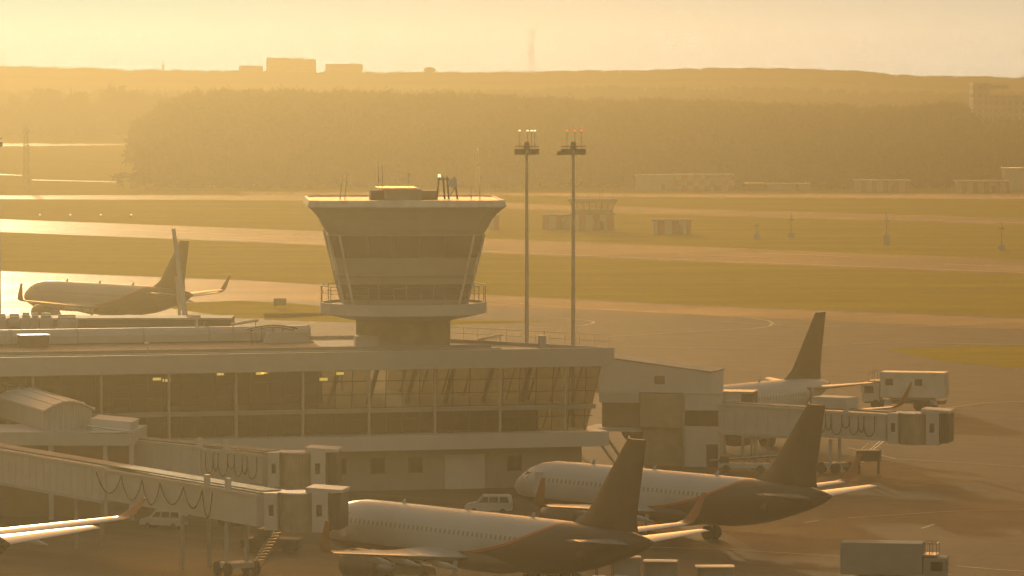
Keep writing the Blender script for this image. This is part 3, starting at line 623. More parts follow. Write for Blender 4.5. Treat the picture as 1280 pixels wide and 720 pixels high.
for z in (6.4, 7.5, 8.7, 9.9):
    yy = 1.75 - .75 * (z - 5.1) / 5.85; mb.box(XL, XR - 1.6, yy - .1, yy - .02, z - .04, z + .04)
mb.build('mullion', M['dark'], term)
mb = MB(); y = 3.0
while y < DP - 3:
    a = rp(XR - 2.0, y); c = rp(XR - .75, y - .5); mb.tube((*a, 5.1), (*c, 10.95), .07, .07, 4)
    mb.tube((XL + 36 + y * 1.2, DP - 1.35, 7.45), (XL + 36 + y * 1.2, DP - 1.35, 10.95), .07, .07, 4); y += 2.4
mb.build('end_mullion', M['dark'], term)
colx = [3 + 6.05 * k for k in range(-4, 9)] 
for cx in colx: MB().tube((cx, .55, 5.08), (cx, .55, 10.93), .12, .12, 10).build('column', M['tbody'], term)
for k in range(6):
    MB().tube((31 + 3.6 * k, 6.5, 7.45), (32 + 3.6 * k, 6.5, 10.9), .22, .22, 8).build('inner_column', M['conc'], term)
MB().box(XL, XR - .6, -.35, 4.6, 3.75, 5.08).build('ledge', M['lgrey'], term)
lw = MB().box(XL, XR - 2.6, 1.6, DP - 3, 0, 3.75).build('ground_floor_wall', M['conc'], term)
for cx in (23.7, 27.2, 30.8, 34.3, 37.8, 47):
    f = MB().box(cx - .65, cx + .65, 1.52, 1.6, 1.55, 3.0).build('window', M['dark'], lw); MB().box(cx - .52, cx + .52, 1.49, 1.52, 1.67, 2.88).build('pane', M['glassd'], f)
MB().box(40.5, 44.2, 1.5, 1.6, .0, 3.1).build('service_door', M['lgrey'], lw)
M['ceil'] = emit('sun_glint_glow', (1, .72, .2), 1.3)  # glowing panels added behind the glass, standing in for sun glints
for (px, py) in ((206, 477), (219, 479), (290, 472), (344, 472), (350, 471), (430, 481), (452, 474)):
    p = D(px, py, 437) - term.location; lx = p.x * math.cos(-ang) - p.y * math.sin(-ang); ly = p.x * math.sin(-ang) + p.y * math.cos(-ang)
    MB().box(lx - .35, lx + .35, 5, 5.25, p.z - .1, p.z + .12).build('sun_glint_panel', M['ceil'], term)  # added panel with the sun glint glow, not a ceiling part
# railing along the end edge of the roof
rl = MB(); n = 16
for k in range(n):
    x, y = rp(XR - .2, .3 + k * 1.6); rl.tube((x, y, 12.6), (x, y, 13.7), .014, .014, 4)
for z in (13.15, 13.7): rl.tube((*rp(XR - .2, .3), z), (*rp(XR - .2, 24.3), z), .012, .012, 4)
rl.build('roof_railing', M['steel'], term)

def on_roof(lx, ly, z=12.3):
    return (term.location.x + lx * math.cos(ang) - ly * math.sin(ang), term.location.y + lx * math.sin(ang) + ly * math.cos(ang), z)
# the long clad duct on the rear of the roof
dk = thing('roof_duct', 'long rounded pale duct of clad sections along the rear of the terminal roof', 'duct', on_roof(0, 24.0), ang)
segs = [-26 + 6.2 * k for k in range(11)]
for i, (a, b) in enumerate(zip(segs, segs[1:])):
    b2 = min(b, 33.2)
    if a < b2:
        sec = [(y, z) for y, z in ((-.9, .1), (-.95, .8), (-.75, 1.15), (-.3, 1.4), (.3, 1.4), (.75, 1.15), (.95, .8), (.9, .1))]
        MB().rings([[(a + .06, y, z) for y, z in sec], [(b2 - .06, y, z) for y, z in sec]]).build('duct_section', M['white'], dk)
        MB().rings([[(b2 - .058, y * 1.06, z * 1.03) for y, z in sec], [(b2 + .058, y * 1.06, z * 1.03) for y, z in sec]]).build('joint_band', M['grey'], dk)
rb = thing('roof_hatch', 'square brown plant box with bright lid in front of the roof duct', 'roof box', on_roof(6.6, 20.6), ang)
MB().box(-1.3, 1.3, -1, 1, 0, 1.05).build('box', M['brown'], rb); MB().box(-1.4, 1.4, -1.1, 1.1, 1.05, 1.13).build('lid', M['shiny'], rb)
cbn = thing('roof_cabinet', 'grey utility cabinet standing by the right light mast on the roof', 'cabinet', on_roof(50.6, 5.2), ang)
MB().box(-.3, .3, -.3, .3, 0, 1.15).build('cabinet', M['grey'], cbn, bevel=.02); MB().box(-.34, .34, -.34, .34, 1.15, 1.2).build('lid', M['steel'], cbn)
MB().tube((.2, 0, 1.2), (.2, 0, 1.6), .03).build('aerial', M['dark'], cbn)
p = G(716, 430, 12.3)
for nm, lab, pts, rr in (('roof_pipe', 'bright inclined pipe on the roof right of the tower neck', [(598, 425), (628, 419)], .12), ('roof_pipe', 'bright inclined pipe on the roof at the left of the tower, by the duct', [(288, 406), (323, 400)], .13)):
    a = D(pts[0][0], pts[0][1], 458 if 'right' in lab else 470); c = D(pts[1][0], pts[1][1], 458 if 'right' in lab else 470); a0 = Vector((a.x, a.y, 0))
    t = thing(nm, lab, 'pipe', (a.x, a.y, 12.3)); 
    MB().tube((0, 0, a.z - 12.3), (c.x - a.x, c.y - a.y, c.z - 12.3), rr, rr, 10).build('pipe', M['shiny'], t, True)
    for u in (.1, .9): MB().tube(((c.x - a.x) * u, 0, 0), ((c.x - a.x) * u, 0, a.z - 12.3 + (c.z - a.z) * u), .04).build('prop', M['steel'], t)
# cable loops and small plant behind the duct
t = thing('roof_cable_rack', 'low arched cable rack on the roof just left of the tower neck', 'cable rack', on_roof(29.2, 21.5), ang)
b = MB(); b.path([(-2.4 + .4 * k, 0, 1.25 + .35 * math.sin(math.pi * k / 12)) for k in range(13)], .07); b.path([(-2.0 + .4 * k, .3, 1.1 + .3 * math.sin(math.pi * k / 10)) for k in range(11)], .05); b.build('hoop', M['dark'], t)
for k in range(5): MB().tube((-2 + k, 0, 0), (-2 + k, 0, 1.45), .035).build('post', M['dark'], t)
MB().rings([[(-1, -1, 0), (3.8, -1, 0), (3.8, -.4, 0), (-1, -.4, 0)], [(-.6, -.9, 1.0), (2.2, -.9, 1.0), (2.2, -.5, 1.0), (-.6, -.5, 1.0)]]).build('sloped_cover', M['lgrey'], t)
t = thing('roof_camera_post', 'small camera post standing on the duct right of the bright pipe', 'camera post', on_roof(22.8, 25, 13.7), ang)
MB().tube((0, 0, 0), (0, 0, .75), .13, .1).build('post', M['grey'], t); MB().box(-.3, .3, -.3, .15, .75, 1.05).build('camera', M['lgrey'], t); MB().tube((.7, 0, 0), (.7, 0, .4), .05).build('bracket', M['steel'], t)
g = D(212, 436, 437); t = thing('roof_lamp_post', 'tiny lamp post on the front edge of the terminal roof at left', 'lamp post', on_roof(13.3, 1.2, 12.3), ang)
MB().tube((0, 0, 0), (0, 0, 1.2), .05, .04).build('post', M['steel'], t); MB().box(-.25, .12, -.12, .12, 1.2, 1.35).build('lamp', M['lgrey'], t)

# rear hall with shining plant
a, b = D(-60, 399, 486), D(289, 398, 486)
rh = thing('rear_hall', 'flat-roofed rear hall with dark edge showing behind the terminal roof', 'airport building', (a.x, 486, 0))
zt = b.z; wd = b.x - a.x
MB().box(0, wd, 0, 6, zt - .75, zt).build('roof', M['roof'], rh); MB().box(.5, wd - .5, .6, 5.5, 0, zt - .75).build('wall', M['grey'], rh)
MB().box(0, wd, -.06, 0, zt - .12, zt + .05).build('roof_edge', M['steel'], rh)
plant = thing('rooftop_plant', 'row of bright metal ventilation units at the left edge of the roofs', 'ventilation plant', (D(30, 398, 479).x, 479, 12.3))
for (px0, px1, y0, y1) in ((9, 23, 398, 404), (25, 36, 396.5, 403), (37, 47, 397, 404), (48, 63, 397, 405), (-12, 6, 398, 406), (8, 24, 405, 409), (25, 43, 407.5, 411), (70, 94, 399, 407)):
    p0, p1 = D(px0, y0, 478), D(px1, y1, 478); x0 = p0.x - plant.location.x; x1 = p1.x - plant.location.x
    u = MB().rings([[(x0, 0, -.6), (x1, 0, -.6), (x1, 1.6, -.6), (x0, 1.6, -.6)], [(x0, 0, p0.z - 12.6), (x1, 0, p0.z - 12.6), (x1, 1.6, p0.z - 12.5), (x0, 1.6, p0.z - 12.5)], [(x0 + .15, .3, p0.z - 12.3), (x1 - .15, .3, p0.z - 12.3), (x1 - .15, 1.3, p0.z - 12.3), (x0 + .15, 1.3, p0.z - 12.3)]]).build('unit', M['grey'], plant)
    MB().tube((x0 + .1, .5, p0.z - 12.2), (x1 - .1, .5, p0.z - 12.2), .28, .28, 18).build('glint_drum', M['shiny'], u, True)  # shiny cylinder added on each unit to catch a sun glint
# leaning pylon
a, b = D(217, 287, 503), D(252, 552, 503); 
t = thing('leaning_pylon', 'tall white pylon leaning left in front of the taxiing airliner', 'pylon', (b.x, 503, 0))
MB().tube((0, 0, 0), (a.x - b.x, 0, a.z), .46, .2, 10).build('shaft', M['white'], t, True); c = D(222, 345, 506)
MB().tube((-1.7, 6, 0), (c.x - b.x, 1.5, c.z), .3, .12, 8).build('rear_strut', M['lgrey'], t, True)
MB().tube((a.x - b.x, 0, a.z), (a.x - b.x, 0, a.z + .15), .24, .2, 10).build('cap', M['shiny'], t)

# ------------------------------------------------------------------ control tower
TC = D(504, 380, 456)
tw = thing('control_tower', 'ramp control tower with flared glass cab and round balcony on the terminal roof', 'control tower', (TC.x, 456, 12.3), R(4))
def cham(r, c=.14, yr=1.0): c *= r; return [(r, -(r - c)), (r, r - c), (r - c, r), (-(r - c), r), (-r, r - c), (-r, -(r - c)), (-(r - c), -r), (r - c, -r)]
def zc(py, off=0): return D(504, py, 456 + off).z - 12.3
neckr = 4.35
MB().tube((0, 0, 0), (0, 0, zc(396)), neckr, neckr, 40).build('neck', M['beige'], tw, True)
nb = MB().box(-4.55, -2.4, -3.9, 0, 0, 1.0).build('plant_box', M['grey'], tw)
n = 20
def ring(r, z, n=20, ph=R(9)): return [(r * math.cos(ph + 2 * math.pi * i / n), r * math.sin(ph + 2 * math.pi * i / n), z) for i in range(n)]
bal = MB().rings([ring(4.4, zc(400)), ring(6.9, zc(393, 0)), ring(7.7, zc(390.5)), ring(7.7, zc(377)), ring(7.45, zc(377)), ring(7.45, zc(380)), ring(5, zc(380))]).build('balcony', M['lgrey'], tw)
zr = zc(380); rl = MB()
for i in range(n):
    x, y, _ = ring(7.6, 0)[i]; rl.tube((x, y, zr), (x, y, zr + 1.75), .045, .045, 5)
    x2, y2, _ = ring(7.6, 0)[(i + 1) % n]
    for z in (zr + 1.1, zr + 1.75): rl.tube((x, y, z), (x2, y2, z), .04 if z > zr + 1.3 else .025, None, 5)
rl.build('balcony_railing', M['steel'], tw)
hz = zr + 1.1
levels = [(zc(381), 5.55), (zc(345), 6.15), (zc(320), 6.55), (zc(290), 7.1)]
def cr(r, z): return [(x, y, z) for x, y in cham(r)]
def rad(z): return float(np.interp(z, [l[0] for l in levels], [l[1] for l in levels]))
body = MB().rings([cr(rad(z) * .985, z) for z, _ in levels]).build('cab_body', M['tbody'], tw)
MB().rings([cr(7.1 * .985, zc(290.0)), cr(7.3, zc(284)), cr(7.75, zc(272)), cr(8.3, zc(263)), cr(8.85, zc(256.5))]).build('flared_soffit', M['tbody'], tw)
MB().rings([cr(8.9, zc(256.5)), cr(9.0, zc(255)), cr(8.85, zc(247.5)), cr(8.65, zc(247.2)), cr(8.6, zc(249))]).build('cab_roof', M['gloss'], tw)
def band(z0, z1, nm, off, cells):
    for (side) in range(8):
        p = cham(1.0); a, b = p[side], p[(side + 1) % 8]; long_ = math.hypot(b[0] - a[0], b[1] - a[1]) > .5; c = cells if long_ else 1
        for k in range(c):
            u0, u1 = (k + .015) / c, (k + .985) / c; r0, r1 = rad(z0) * .985 + off, rad(z1) * .985 + off; q = .05
            def P(u, r, z): return ((a[0] + (b[0] - a[0]) * u) * r, (a[1] + (b[1] - a[1]) * u) * r, z)
            f = MB().add([P(u0, r0, z0), P(u1, r0, z0), P(u1, r1, z1), P(u0, r1, z1), P(u0, r0 - q, z0), P(u1, r0 - q, z0), P(u1, r1 - q, z1), P(u0, r1 - q, z1)],
                         [(0, 1, 2, 3), (4, 7, 6, 5), (0, 4, 5, 1), (1, 5, 6, 2), (2, 6, 7, 3), (3, 7, 4, 0)]).build('window', M['towerpane'], tw)
band(zc(319), zc(291.5), 'window', .03, 5); band(zc(371), zc(352), 'window', .03, 4)
for s in range(8):
    a = cham(1.0)[s]; MB().tube((a[0] * rad(levels[0][0]) * 1.0, a[1] * rad(levels[0][0]), levels[0][0]), (a[0] * 7.12, a[1] * 7.12, levels[3][0]), .12, .12, 6).build('corner_frame', M['gloss'], tw)
MB().rings([cr(rad(zc(344)) + .02, zc(344)), cr(rad(zc(341)) + .02, zc(341))], True).build('transom', M['conc'], tw)
zt = zc(249)
rh2 = MB().box(-1.9, 1.3, -8.0, 1.6, zt, zc(236.0, -6)).build('roof_house', M['beige'], tw)
MB().box(1.3, 3.0, -3, 1.2, zt, zc(237.5)).build('roof_cabinet', M['brown'], tw); MB().box(-3.1, -1.9, -3, 1.2, zt, zc(237)).build('roof_cabinet', M['brown'], tw)
MB().box(-2.6, .9, -7.0, -.5, zc(236.0, -6) + .003, zc(236.0, -6) + .1).build('roof_lid', M['shiny'], tw)
def aerial(px, ptop, lean_=0, r=.05, nm='aerial'):
    a = D(px, 245, 456); b = D(px + lean_, ptop, 456); MB().tube((a.x - TC.x, 0, zt), (b.x - TC.x, 0, b.z - 12.3), r, r * .6, 5).build(nm, M['steel'], tw)
for a in ((425, 216, 4), (431, 216, 3), (473, 205, 0), (478, 207, 0), (511, 215, 0), (589, 232, 0), (600, 232, 0), (468, 236, 0)): aerial(*a)
df = MB()
for (x0, x1) in ((546, 549), (556, 554), (561, 559), (572, 568)):
    a, b = D(x0, 246, 456), D(x1, 221, 456)
    for yy in (-.6, .6): df.tube((a.x - TC.x, yy * 1.3, zt), (b.x - TC.x, yy, b.z - 12.3), .05, .05, 5)
a, b = D(547, 224, 456), D(570, 224, 456); df.tube((a.x - TC.x, -.6, a.z - 12.3), (b.x - TC.x, -.6, a.z - 12.3), .05); df.tube((a.x - TC.x, .6, a.z - 12.3), (b.x - TC.x, .6, a.z - 12.3), .05)
a, b = D(562, 245, 456), D(570, 232, 456); df.tube((a.x - TC.x, -.6, a.z - 12.3), (b.x - TC.x, -.6, b.z - 12.3), .04)
rk = df.build('aerial_rack', M['dark'], tw); a = D(564, 228, 456)
MB().tube((a.x - TC.x, -.8, a.z - 12.3), (a.x - TC.x + .1, -1.0, a.z - 12.3), .42, .46, 14).build('dish', M['grey'], rk); a = D(549, 219, 456)
MB().tube((a.x - TC.x, -.2, a.z - 12.5), (a.x - TC.x, -.2, a.z - 12.2), .14, .12).build('lamp', M['warmlamp'], rk)

# ------------------------------------------------------------------ tall light masts
def light_mast(px, Y, label, lampm, tops, hx):
    p = D(px, 360, Y); hd = D(px, 190, Y).z; t = thing('light_mast', label, 'light mast', (p.x, Y, 0), 0, 'tall apron light masts')
    MB().tube((0, 0, 0), (0, 0, hd), .24, .14, 12).build('pole', M['steel'], t, True); s = Y / F
    MB().tube((0, 0, 0), (0, 0, .5), .5, .45, 12).build('base_flange', M['steel'], t)
    MB().tube((0, 0, hd + .15), (0, 0, hd + .35), 1.05, 1.05, 16).build('platform', M['dark'], t)
    k = 0
    for a in range(8):
        q = a * math.pi / 4 + .3; x, y = 1.0 * math.cos(q), 1.0 * math.sin(q)
        f = MB().rings([[(x - .26, y - .2, hd - .25), (x + .26, y - .2, hd - .25), (x + .26, y + .1, hd - .1), (x - .26, y + .1, hd - .1)], [(x - .26, y - .15, hd + .3), (x + .26, y - .15, hd + .3), (x + .26, y + .2, hd + .35), (x - .26, y + .2, hd + .35)]]).build('floodlight', M['dark'], t)
    if hx: MB().box(-1.6, -.8, -.3, .3, hd - .3, hd + .1).build('floodlight', M['dark'], t)
    MB().tube((0, 0, hd + .35), (0, 0, hd + 1.0), .35, .2, 8).build('head_frame', M['dark'], t)
    b = MB().box(-1.2, 1.2, -.05, .05, hd + .5, hd + .6); b.build('crossarm', M['dark'], t)
    for dx in tops:
        x = dx * s; rr = MB().tube((x, 0, hd + .4), (x, 0, D(px, 164, Y).z), .035, .03, 5).build('lamp_rod', M['dark'], t)
        MB().tube((x, 0, D(px, 164, Y).z), (x, 0, D(px, 162.4, Y).z), .13, .1, 8).build('lamp', M[lampm], rr)
light_mast(658.5, 490, 'tall light mast with white top lamps, left of the pair', 'warmlamp', (-9, 1, 6, 10), False)
light_mast(716.5, 484, 'tall light mast with red top lamps, right of the pair', 'redlamp', (-8, 2, 10), True)
g = D(-1.5, 180, 640); t = thing('light_mast', 'light mast cut by the left photo edge', 'light mast', (g.x, 640, 0), 0, 'tall apron light masts')
MB().tube((0, 0, 0), (0, 0, g.z), .22, .12, 10).build('pole', M['lgrey'], t); MB().tube((-.2, 0, g.z - .3), (-.2, 0, g.z + .3), .7, .7, 12).build('floodlight', M['dark'], t); MB().tube((-.2, 0, g.z + .7), (-.2, 0, g.z + .85), .6, .6, 12).build('platform', M['dark'], t)

# ------------------------------------------------------------------ gate building right of the terminal
a, b = D(748, 446.2, 471), D(889, 466, 468); zA_, zB_ = a.z, b.z; ga = math.atan2(b.y - a.y, b.x - a.x); gl = math.hypot(b.x - a.x, b.y - a.y)
gt = thing('gate_building', 'pale windowless gate building with square vent, right of the glass terminal', 'airport building', (a.x, a.y, 0), ga)
MB().rings([[(x, 0, 7.0), (x, 5, 7.0), (x, 5, z), (x, 0, z)] for x, z in ((0, zA_), (gl, zB_))]).build('upper_wall', M['lgrey'], gt)
MB().rings([[(x, -.1, z), (x, 5.1, z), (x, 5.1, z + .12), (x, -.1, z + .12)] for x, z in ((-.1, zA_), (gl + .1, zB_))]).build('roof', M['roof'], gt)
MB().box(gl * .50, gl * .59, -.04, 0, 7.8, 8.6).build('vent', M['brown'], gt)
MB().box(gl * .02, gl * .37, -.6, -.004, 6.0, 6.99).build('side_cladding', M['grey'], gt)
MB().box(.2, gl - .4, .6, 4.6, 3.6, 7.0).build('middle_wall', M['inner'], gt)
MB().box(-1.2, gl * .37, -1.2, 4.0, 3.3, 3.6).build('ledge', M['grey'], gt)
MB().box(gl * .39, gl, .3, 4.7, 0, 3.595).build('lower_wall', M['beige'], gt)
for x0, x1 in ((-.9, 1.6), (.2, 2.6)): MB().tube((x0, .4, 3.3), (x1, .4, .0), .13, .13, 6).build('brace', M['conc'], gt)
MB().box(gl * .38, gl * .76, -.3, .3, 3.7, 6.9).build('corner_cladding', M['beige'], gt)
a = G(856, 584); 
cb = thing('stair_block', 'narrow pale stair block with dark window band at the bridge root', 'stair tower', (a.x, a.y, 0), R(-8))
wdt = 44 * a.y / F
cw = MB().box(0, wdt, 0, 3.5, 0, 3.9).build('lower_wall', M['lgrey'], cb); MB().box(0, wdt, 0, 3.5, 5.4, 6.9).build('upper_wall', M['lgrey'], cb); MB().box(.08, wdt - .08, .08, 3.4, 3.9, 5.4).build('window_band', M['glassd'], cb)
MB().box(wdt * .62, wdt * .95, -.04, 0, 0, 2.2).build('door', M['dark'], cb); MB().box(-.1, wdt + .1, -.1, 3.6, 6.9, 7.02).build('roof', M['steel'], cb)
MB().tube((-.1, -.15, 0), (-.1, -.15, 6.9), .1, .1, 8).build('corner_post', M['steel'], cb); MB().tube((wdt + .5, -.15, 0), (wdt + .5, -.15, 5.8), .06, .06, 8).build('corner_post', M['steel'], cb)
# left foreground gate house with ribbed curved roof
a, b = G(-40, 540, 7.4), G(165, 541, 7.4); la = math.atan2(b.y - a.y, b.x - a.x); ll = (b - a).length
gh = thing('gate_house', 'gate house with ribbed low-arched roof on a column-borne deck at the left edge', 'airport building', (a.x, a.y, 0), la)
MB().box(0, ll, 0, 9, 6.3, 7.4).build('deck', M['grey'], gh)
for u in (.12, .5, .83, .99): MB().tube((ll * u, .6, 0), (ll * u, .6, 6.3), .22, .22, 10).build('column', M['lgrey'], gh)
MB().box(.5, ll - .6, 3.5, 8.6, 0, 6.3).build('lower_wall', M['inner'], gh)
def gl_(v): v = v - gh.location; return Vector((v.x * math.cos(-la) - v.y * math.sin(-la), v.x * math.sin(-la) + v.y * math.cos(-la), 0))
A_, B_ = D(55, 515, 415), D(115, 513, 417.5); A_.z = B_.z = 0; vec = Vector((-5.5, 17, 0)) * 1.7
def gp(u, v, z): q = gl_(A_ + (B_ - A_) * u + vec * v); return (q.x, q.y, z)      # u along the right face, v away along the left one
def zr_(u): return 9.0 + .75 * math.sin(math.pi * min(1, max(0, u)))
MB().rings([[gp(u, v, 7.4) for u in (0, 1)] + [gp(1 - k / 8, v, zr_(1 - k / 8)) for k in range(9)] for v in (0, 1)]).build('house_wall', M['grey'], gh)
MB().rings([[gp(-.04 + 1.08 * k / 8, v, zr_(k / 8) + .02) for k in range(9)] + [gp(1.04 - 1.08 * k / 8, v, zr_(1 - k / 8) + .16) for k in range(9)] for v in (-.015, 1.01)]).build('roof', M['lgrey'], gh)
for k in range(6):
    u = k / 5; MB().tube(gp(u * 1.04 - .02, -.02, zr_(u) + .19), gp(u * 1.04 - .02, 1.01, zr_(u) + .19), .06, .06, 6).build('roof_rib', M['gloss'], gh)
for k in range(9):
    u = .04 + .115 * k; MB().tube(gp(u, -.004, 7.4), gp(u, -.004, zr_(u) - .05), .05, .05, 5).build('wall_rib', M['white'], gh)
x1 = gp(1, 0, 0)[0]
MB().rings([[(x1 + .5, 1, 7.4), (x1 + 3.6, 1, 7.4), (x1 + 3.6, 6, 7.4), (x1 + .5, 6, 7.4)], [(x1 + .3, 1.2, 8.5), (x1 + 3.8, 1.2, 8.2), (x1 + 3.8, 5.8, 8.2), (x1 + .3, 5.8, 8.5)]]).build('side_canopy', M['lgrey'], gh)
MB().tube((x1 + .2, -.1, 8.0), (ll, -.1, 7.5), .07).build('canopy_edge', M['shiny'], gh); MB().tube((x1 + .2, -.12, 7.42), (ll, -.12, 7.45), .05).build('canopy_edge', M['shiny'], gh)

# ------------------------------------------------------------------ jet bridges
def jet_bridge(label, A, zA, B, zB, cabang, hgt=2.75, fest='wide', legs=(.35, .92), roofunit=False, bogie=.8):
    pa, pb = G(A[0], A[1], zA), G(B[0], B[1], zB); a = math.atan2(pb.y - pa.y, pb.x - pa.x); L = (Vector((pb.x, pb.y)) - Vector((pa.x, pa.y))).length
    t = thing('jet_bridge', label, 'jet bridge', (pa.x, pa.y, 0), a, 'passenger jet bridges'); W = 2.9
    zt = lambda x: zA + (zB - zA) * x / L
    xm = L * .55
    t1 = MB().slope((0, W / 2 - 0, zt(0) - hgt), (xm, W / 2, zt(xm) - hgt), W, hgt).build('outer_tunnel', M['lgrey'], t)
    t2 = MB().slope((xm - .5, W / 2, zt(xm) - hgt + .18), (L, W / 2, zt(L) - hgt + .18), W - .35, hgt - .36).build('inner_tunnel', M['white'], t)
    rb = MB()
    for k in range(int(xm / 1.2)): x = .6 + 1.2 * k; rb.slope((x, -.01, zt(x) - hgt + .15), (x + .05, -.01, zt(x) - hgt + .15), .05, hgt - .3)
    rb.build('side_rib', M['grey'], t1)
    MB().slope((0, -.06, zt(0) - .12), (xm, -.06, zt(xm) - .12), .16, .2).build('top_rail', M['white'], t1); MB().slope((xm, .1, zt(xm) - .3), (L, .1, zt(L) - .3), .16, .22).build('top_rail', M['white'], t2)
    MB().slope((0, -.05, zt(0) - hgt - .1), (xm, -.05, zt(xm) - hgt - .1), .2, .28).build('bottom_rail', M['grey'], t1)
    MB().slope((0, W / 2, zt(0) + .02), (L, W / 2, zt(L) + .02), 1.6, .12).build('roof_walkway', M['roof'], t)
    # hanging cable loops
    cb = MB()
    if fest == 'wide':
        x = L * .53
        for wv, dp in ((4.1, 1.5), (3.4, 1.7), (2.9, 1.8), (3.7, 1.5), (2.9, 1.5), (1.6, 2.0)):
            if x + wv > L - .2: break
            cb.path([(x + wv * k / 10, -.12, zt(x) - .45 - dp * math.sin(math.pi * k / 10) ** .8) for k in range(11)], .055, 5); x += wv
    else:
        x = L * .60; k2 = 0
        while x < L - 1.0:
            wv = (.95, .6, 1.15, .8)[k2 % 4]; dp = (1.75, 1.5, 1.85, 1.2)[k2 % 4]; k2 += 1
            cb.path([(x + wv * (.5 - .5 * math.cos(math.pi * k / 12)), -.12, zt(x) - .35 - dp * math.sin(math.pi * k / 12) ** .45) for k in range(13)], .05, 5); x += wv
    cb.build('hanging_cable', M['cable'], t)
    # cab, turned by its own angle about the tunnel end
    c, s = math.cos(cabang - a), math.sin(cabang - a); zf = zB - hgt
    def rot(b):
        b.v = [(L + x * c - y * s, W / 2 + x * s + y * c, z) for x, y, z in b.v]; return b
    rot(MB().box(-.2, .75, -1.55, 1.55, zf, zB + .05)).build('end_panel', M['white'], t)
    rot(MB().box(.15, .5, -1.6, -1.55, zf + 1.1, zf + 1.9)).build('window', M['glassd'], t)
    cyl = MB(); R1 = 1.42; cx = 2.1
    cyl.rings([[(cx + (R1 + (.03 if i % 2 else 0)) * math.cos(2 * math.pi * i / 72), -.2 + (R1 + (.03 if i % 2 else 0)) * math.sin(2 * math.pi * i / 72), z) for i in range(72)] for z in (zf - .1, zB - .05)])
    rot(cyl).build('rotunda', M['beige'], t)
    rot(MB().tube((cx, -.2, zB - .05), (cx, -.2, zB + .07), 1.55, 1.55, 32)).build('rotunda_roof', M['lgrey'], t)
    rot(MB().box(3.4, 4.6, -1.6, 1.6, zf - .1, zB + .1)).build('cab', M['white'], t)
    rot(MB().box(3.75, 4.15, -1.66, -1.6, zf + 1.1, zf + 1.95)).build('window', M['glassd'], t)
    rot(MB().rings([[(2.9, -1.5, zB + .1), (2.9, 1.6, zB + .1), (2.9, 1.6, zB + .5), (2.9, -1.5, zB + .5)], [(5.6, -1.5, zB + .12), (5.6, 1.6, zB + .12), (5.6, 1.6, zB + .35), (5.6, -1.5, zB + .35)]])).build('hood_roof', M['white'], t)
    hb_ = MB()
    for k in range(4): hb_.box(4.6 + .22 * k, 4.76 + .22 * k, -1.55, 1.55, zf + .1, zB + .08); hb_.box(4.7 + .22 * k, 4.85 + .22 * k, -1.45, 1.45, zf + .2, zB)
    rot(hb_).build('bellows', M['dark'], t)
    for x in (L - 4.4, L - 7.6) if fest != 'none' else ():
        MB().box(x, x + .4, -.05, .3, zt(x) - .3, zt(x) + .75).build('cable_stub', M['white'], t)
    for u in legs:
        lg = MB()
        for yy in (.3, W - .3): lg.tube((L * u, yy, 0), (L * u, yy, zt(L * u) - hgt), .16, .16, 8)
        lg.box(L * u - .12, L * u + .12, .3, W - .3, zt(L * u) - hgt - .45, zt(L * u) - hgt - .1); lg.build('support_leg', M['steel'], t)
    x = L * bogie; bg_ = MB().box(x - .9, x + .9, .2, W - .2, .55, .95); bg_.tube((x, .6, .9), (x, .6, zt(x) - hgt), .17); bg_.tube((x, W - .6, .9), (x, W - .6, zt(x) - hgt), .17); g = bg_.build('wheel_bogie', M['grey'], t)
    for dx in (-.75, .75):
        for yy in (.1, W - .4): MB().tube((x + dx, yy, .5), (x + dx, yy + .3, .5), .5, .5, 18).build('wheel', M['black'], g)
    st = MB()
    for k in range(12): st.box(L - 2.2 - .3 * k, L - 1.9 - .3 * k, W + .1, W + .9, zf - .25 * k - .2, zf - .25 * k - .15)
    st.tube((L - 2, W + .1, zf), (L - 5.8, W + .1, .2), .05); st.tube((L - 2, W + .9, zf), (L - 5.8, W + .9, .2), .05); st.tube((L - 2, W + .9, zf + 1), (L - 5.8, W + .9, 1.2), .03); st.build('service_stair', M['steel'], t)
    if roofunit: x = L * .56; MB().box(x, x + 3.7, .1, W - .4, zt(x) + .14, zt(x) + 1.2).build('air_conditioner', M['white'], t, bevel=.05)
    return t
jet_bridge('front left jet bridge with wide cable swags, docked at the nearest airliner', (-75, 550), 7.1, (318, 616), 6.6, R(-10), 2.7, 'wide', (.45, .78), bogie=.9)
jet_bridge('rear left jet bridge with narrow cable loops, beyond the swagged one', (160, 550), 6.5, (325, 566), 6.3, R(-6), 2.75, 'narrow', (.2,), bogie=.75)
jet_bridge('right jet bridge with roof unit, reaching past the parked fins', (898, 505), 6.05, (1106, 517), 5.85, R(-14), 2.75, 'narrow', (.14, .22), roofunit=True, bogie=.66)
# connector between stair block and gate building
a = G(893, 489, 7.0); t = thing('bridge_connector', 'short boxy corridor linking the gate building to the right jet bridge', 'corridor', (a.x, a.y, 0), R(-12))
MB().box(0, 3.6, 0, 2.8, 6.2, 6.9).build('corridor', M['grey'], t); MB().box(2.6, 3.7, -.05, 2.9, 5.6, 6.8).build('bellows', M['dark'], t); MB().box(-.1, 3.75, -.08, 2.9, 6.9, 7.0).build('roof', M['steel'], t)
for x in (.8, 3.4): MB().tube((x, 1.2, 0), (x, 1.2, 6.2), .12, .12).build('leg', M['steel'], t)

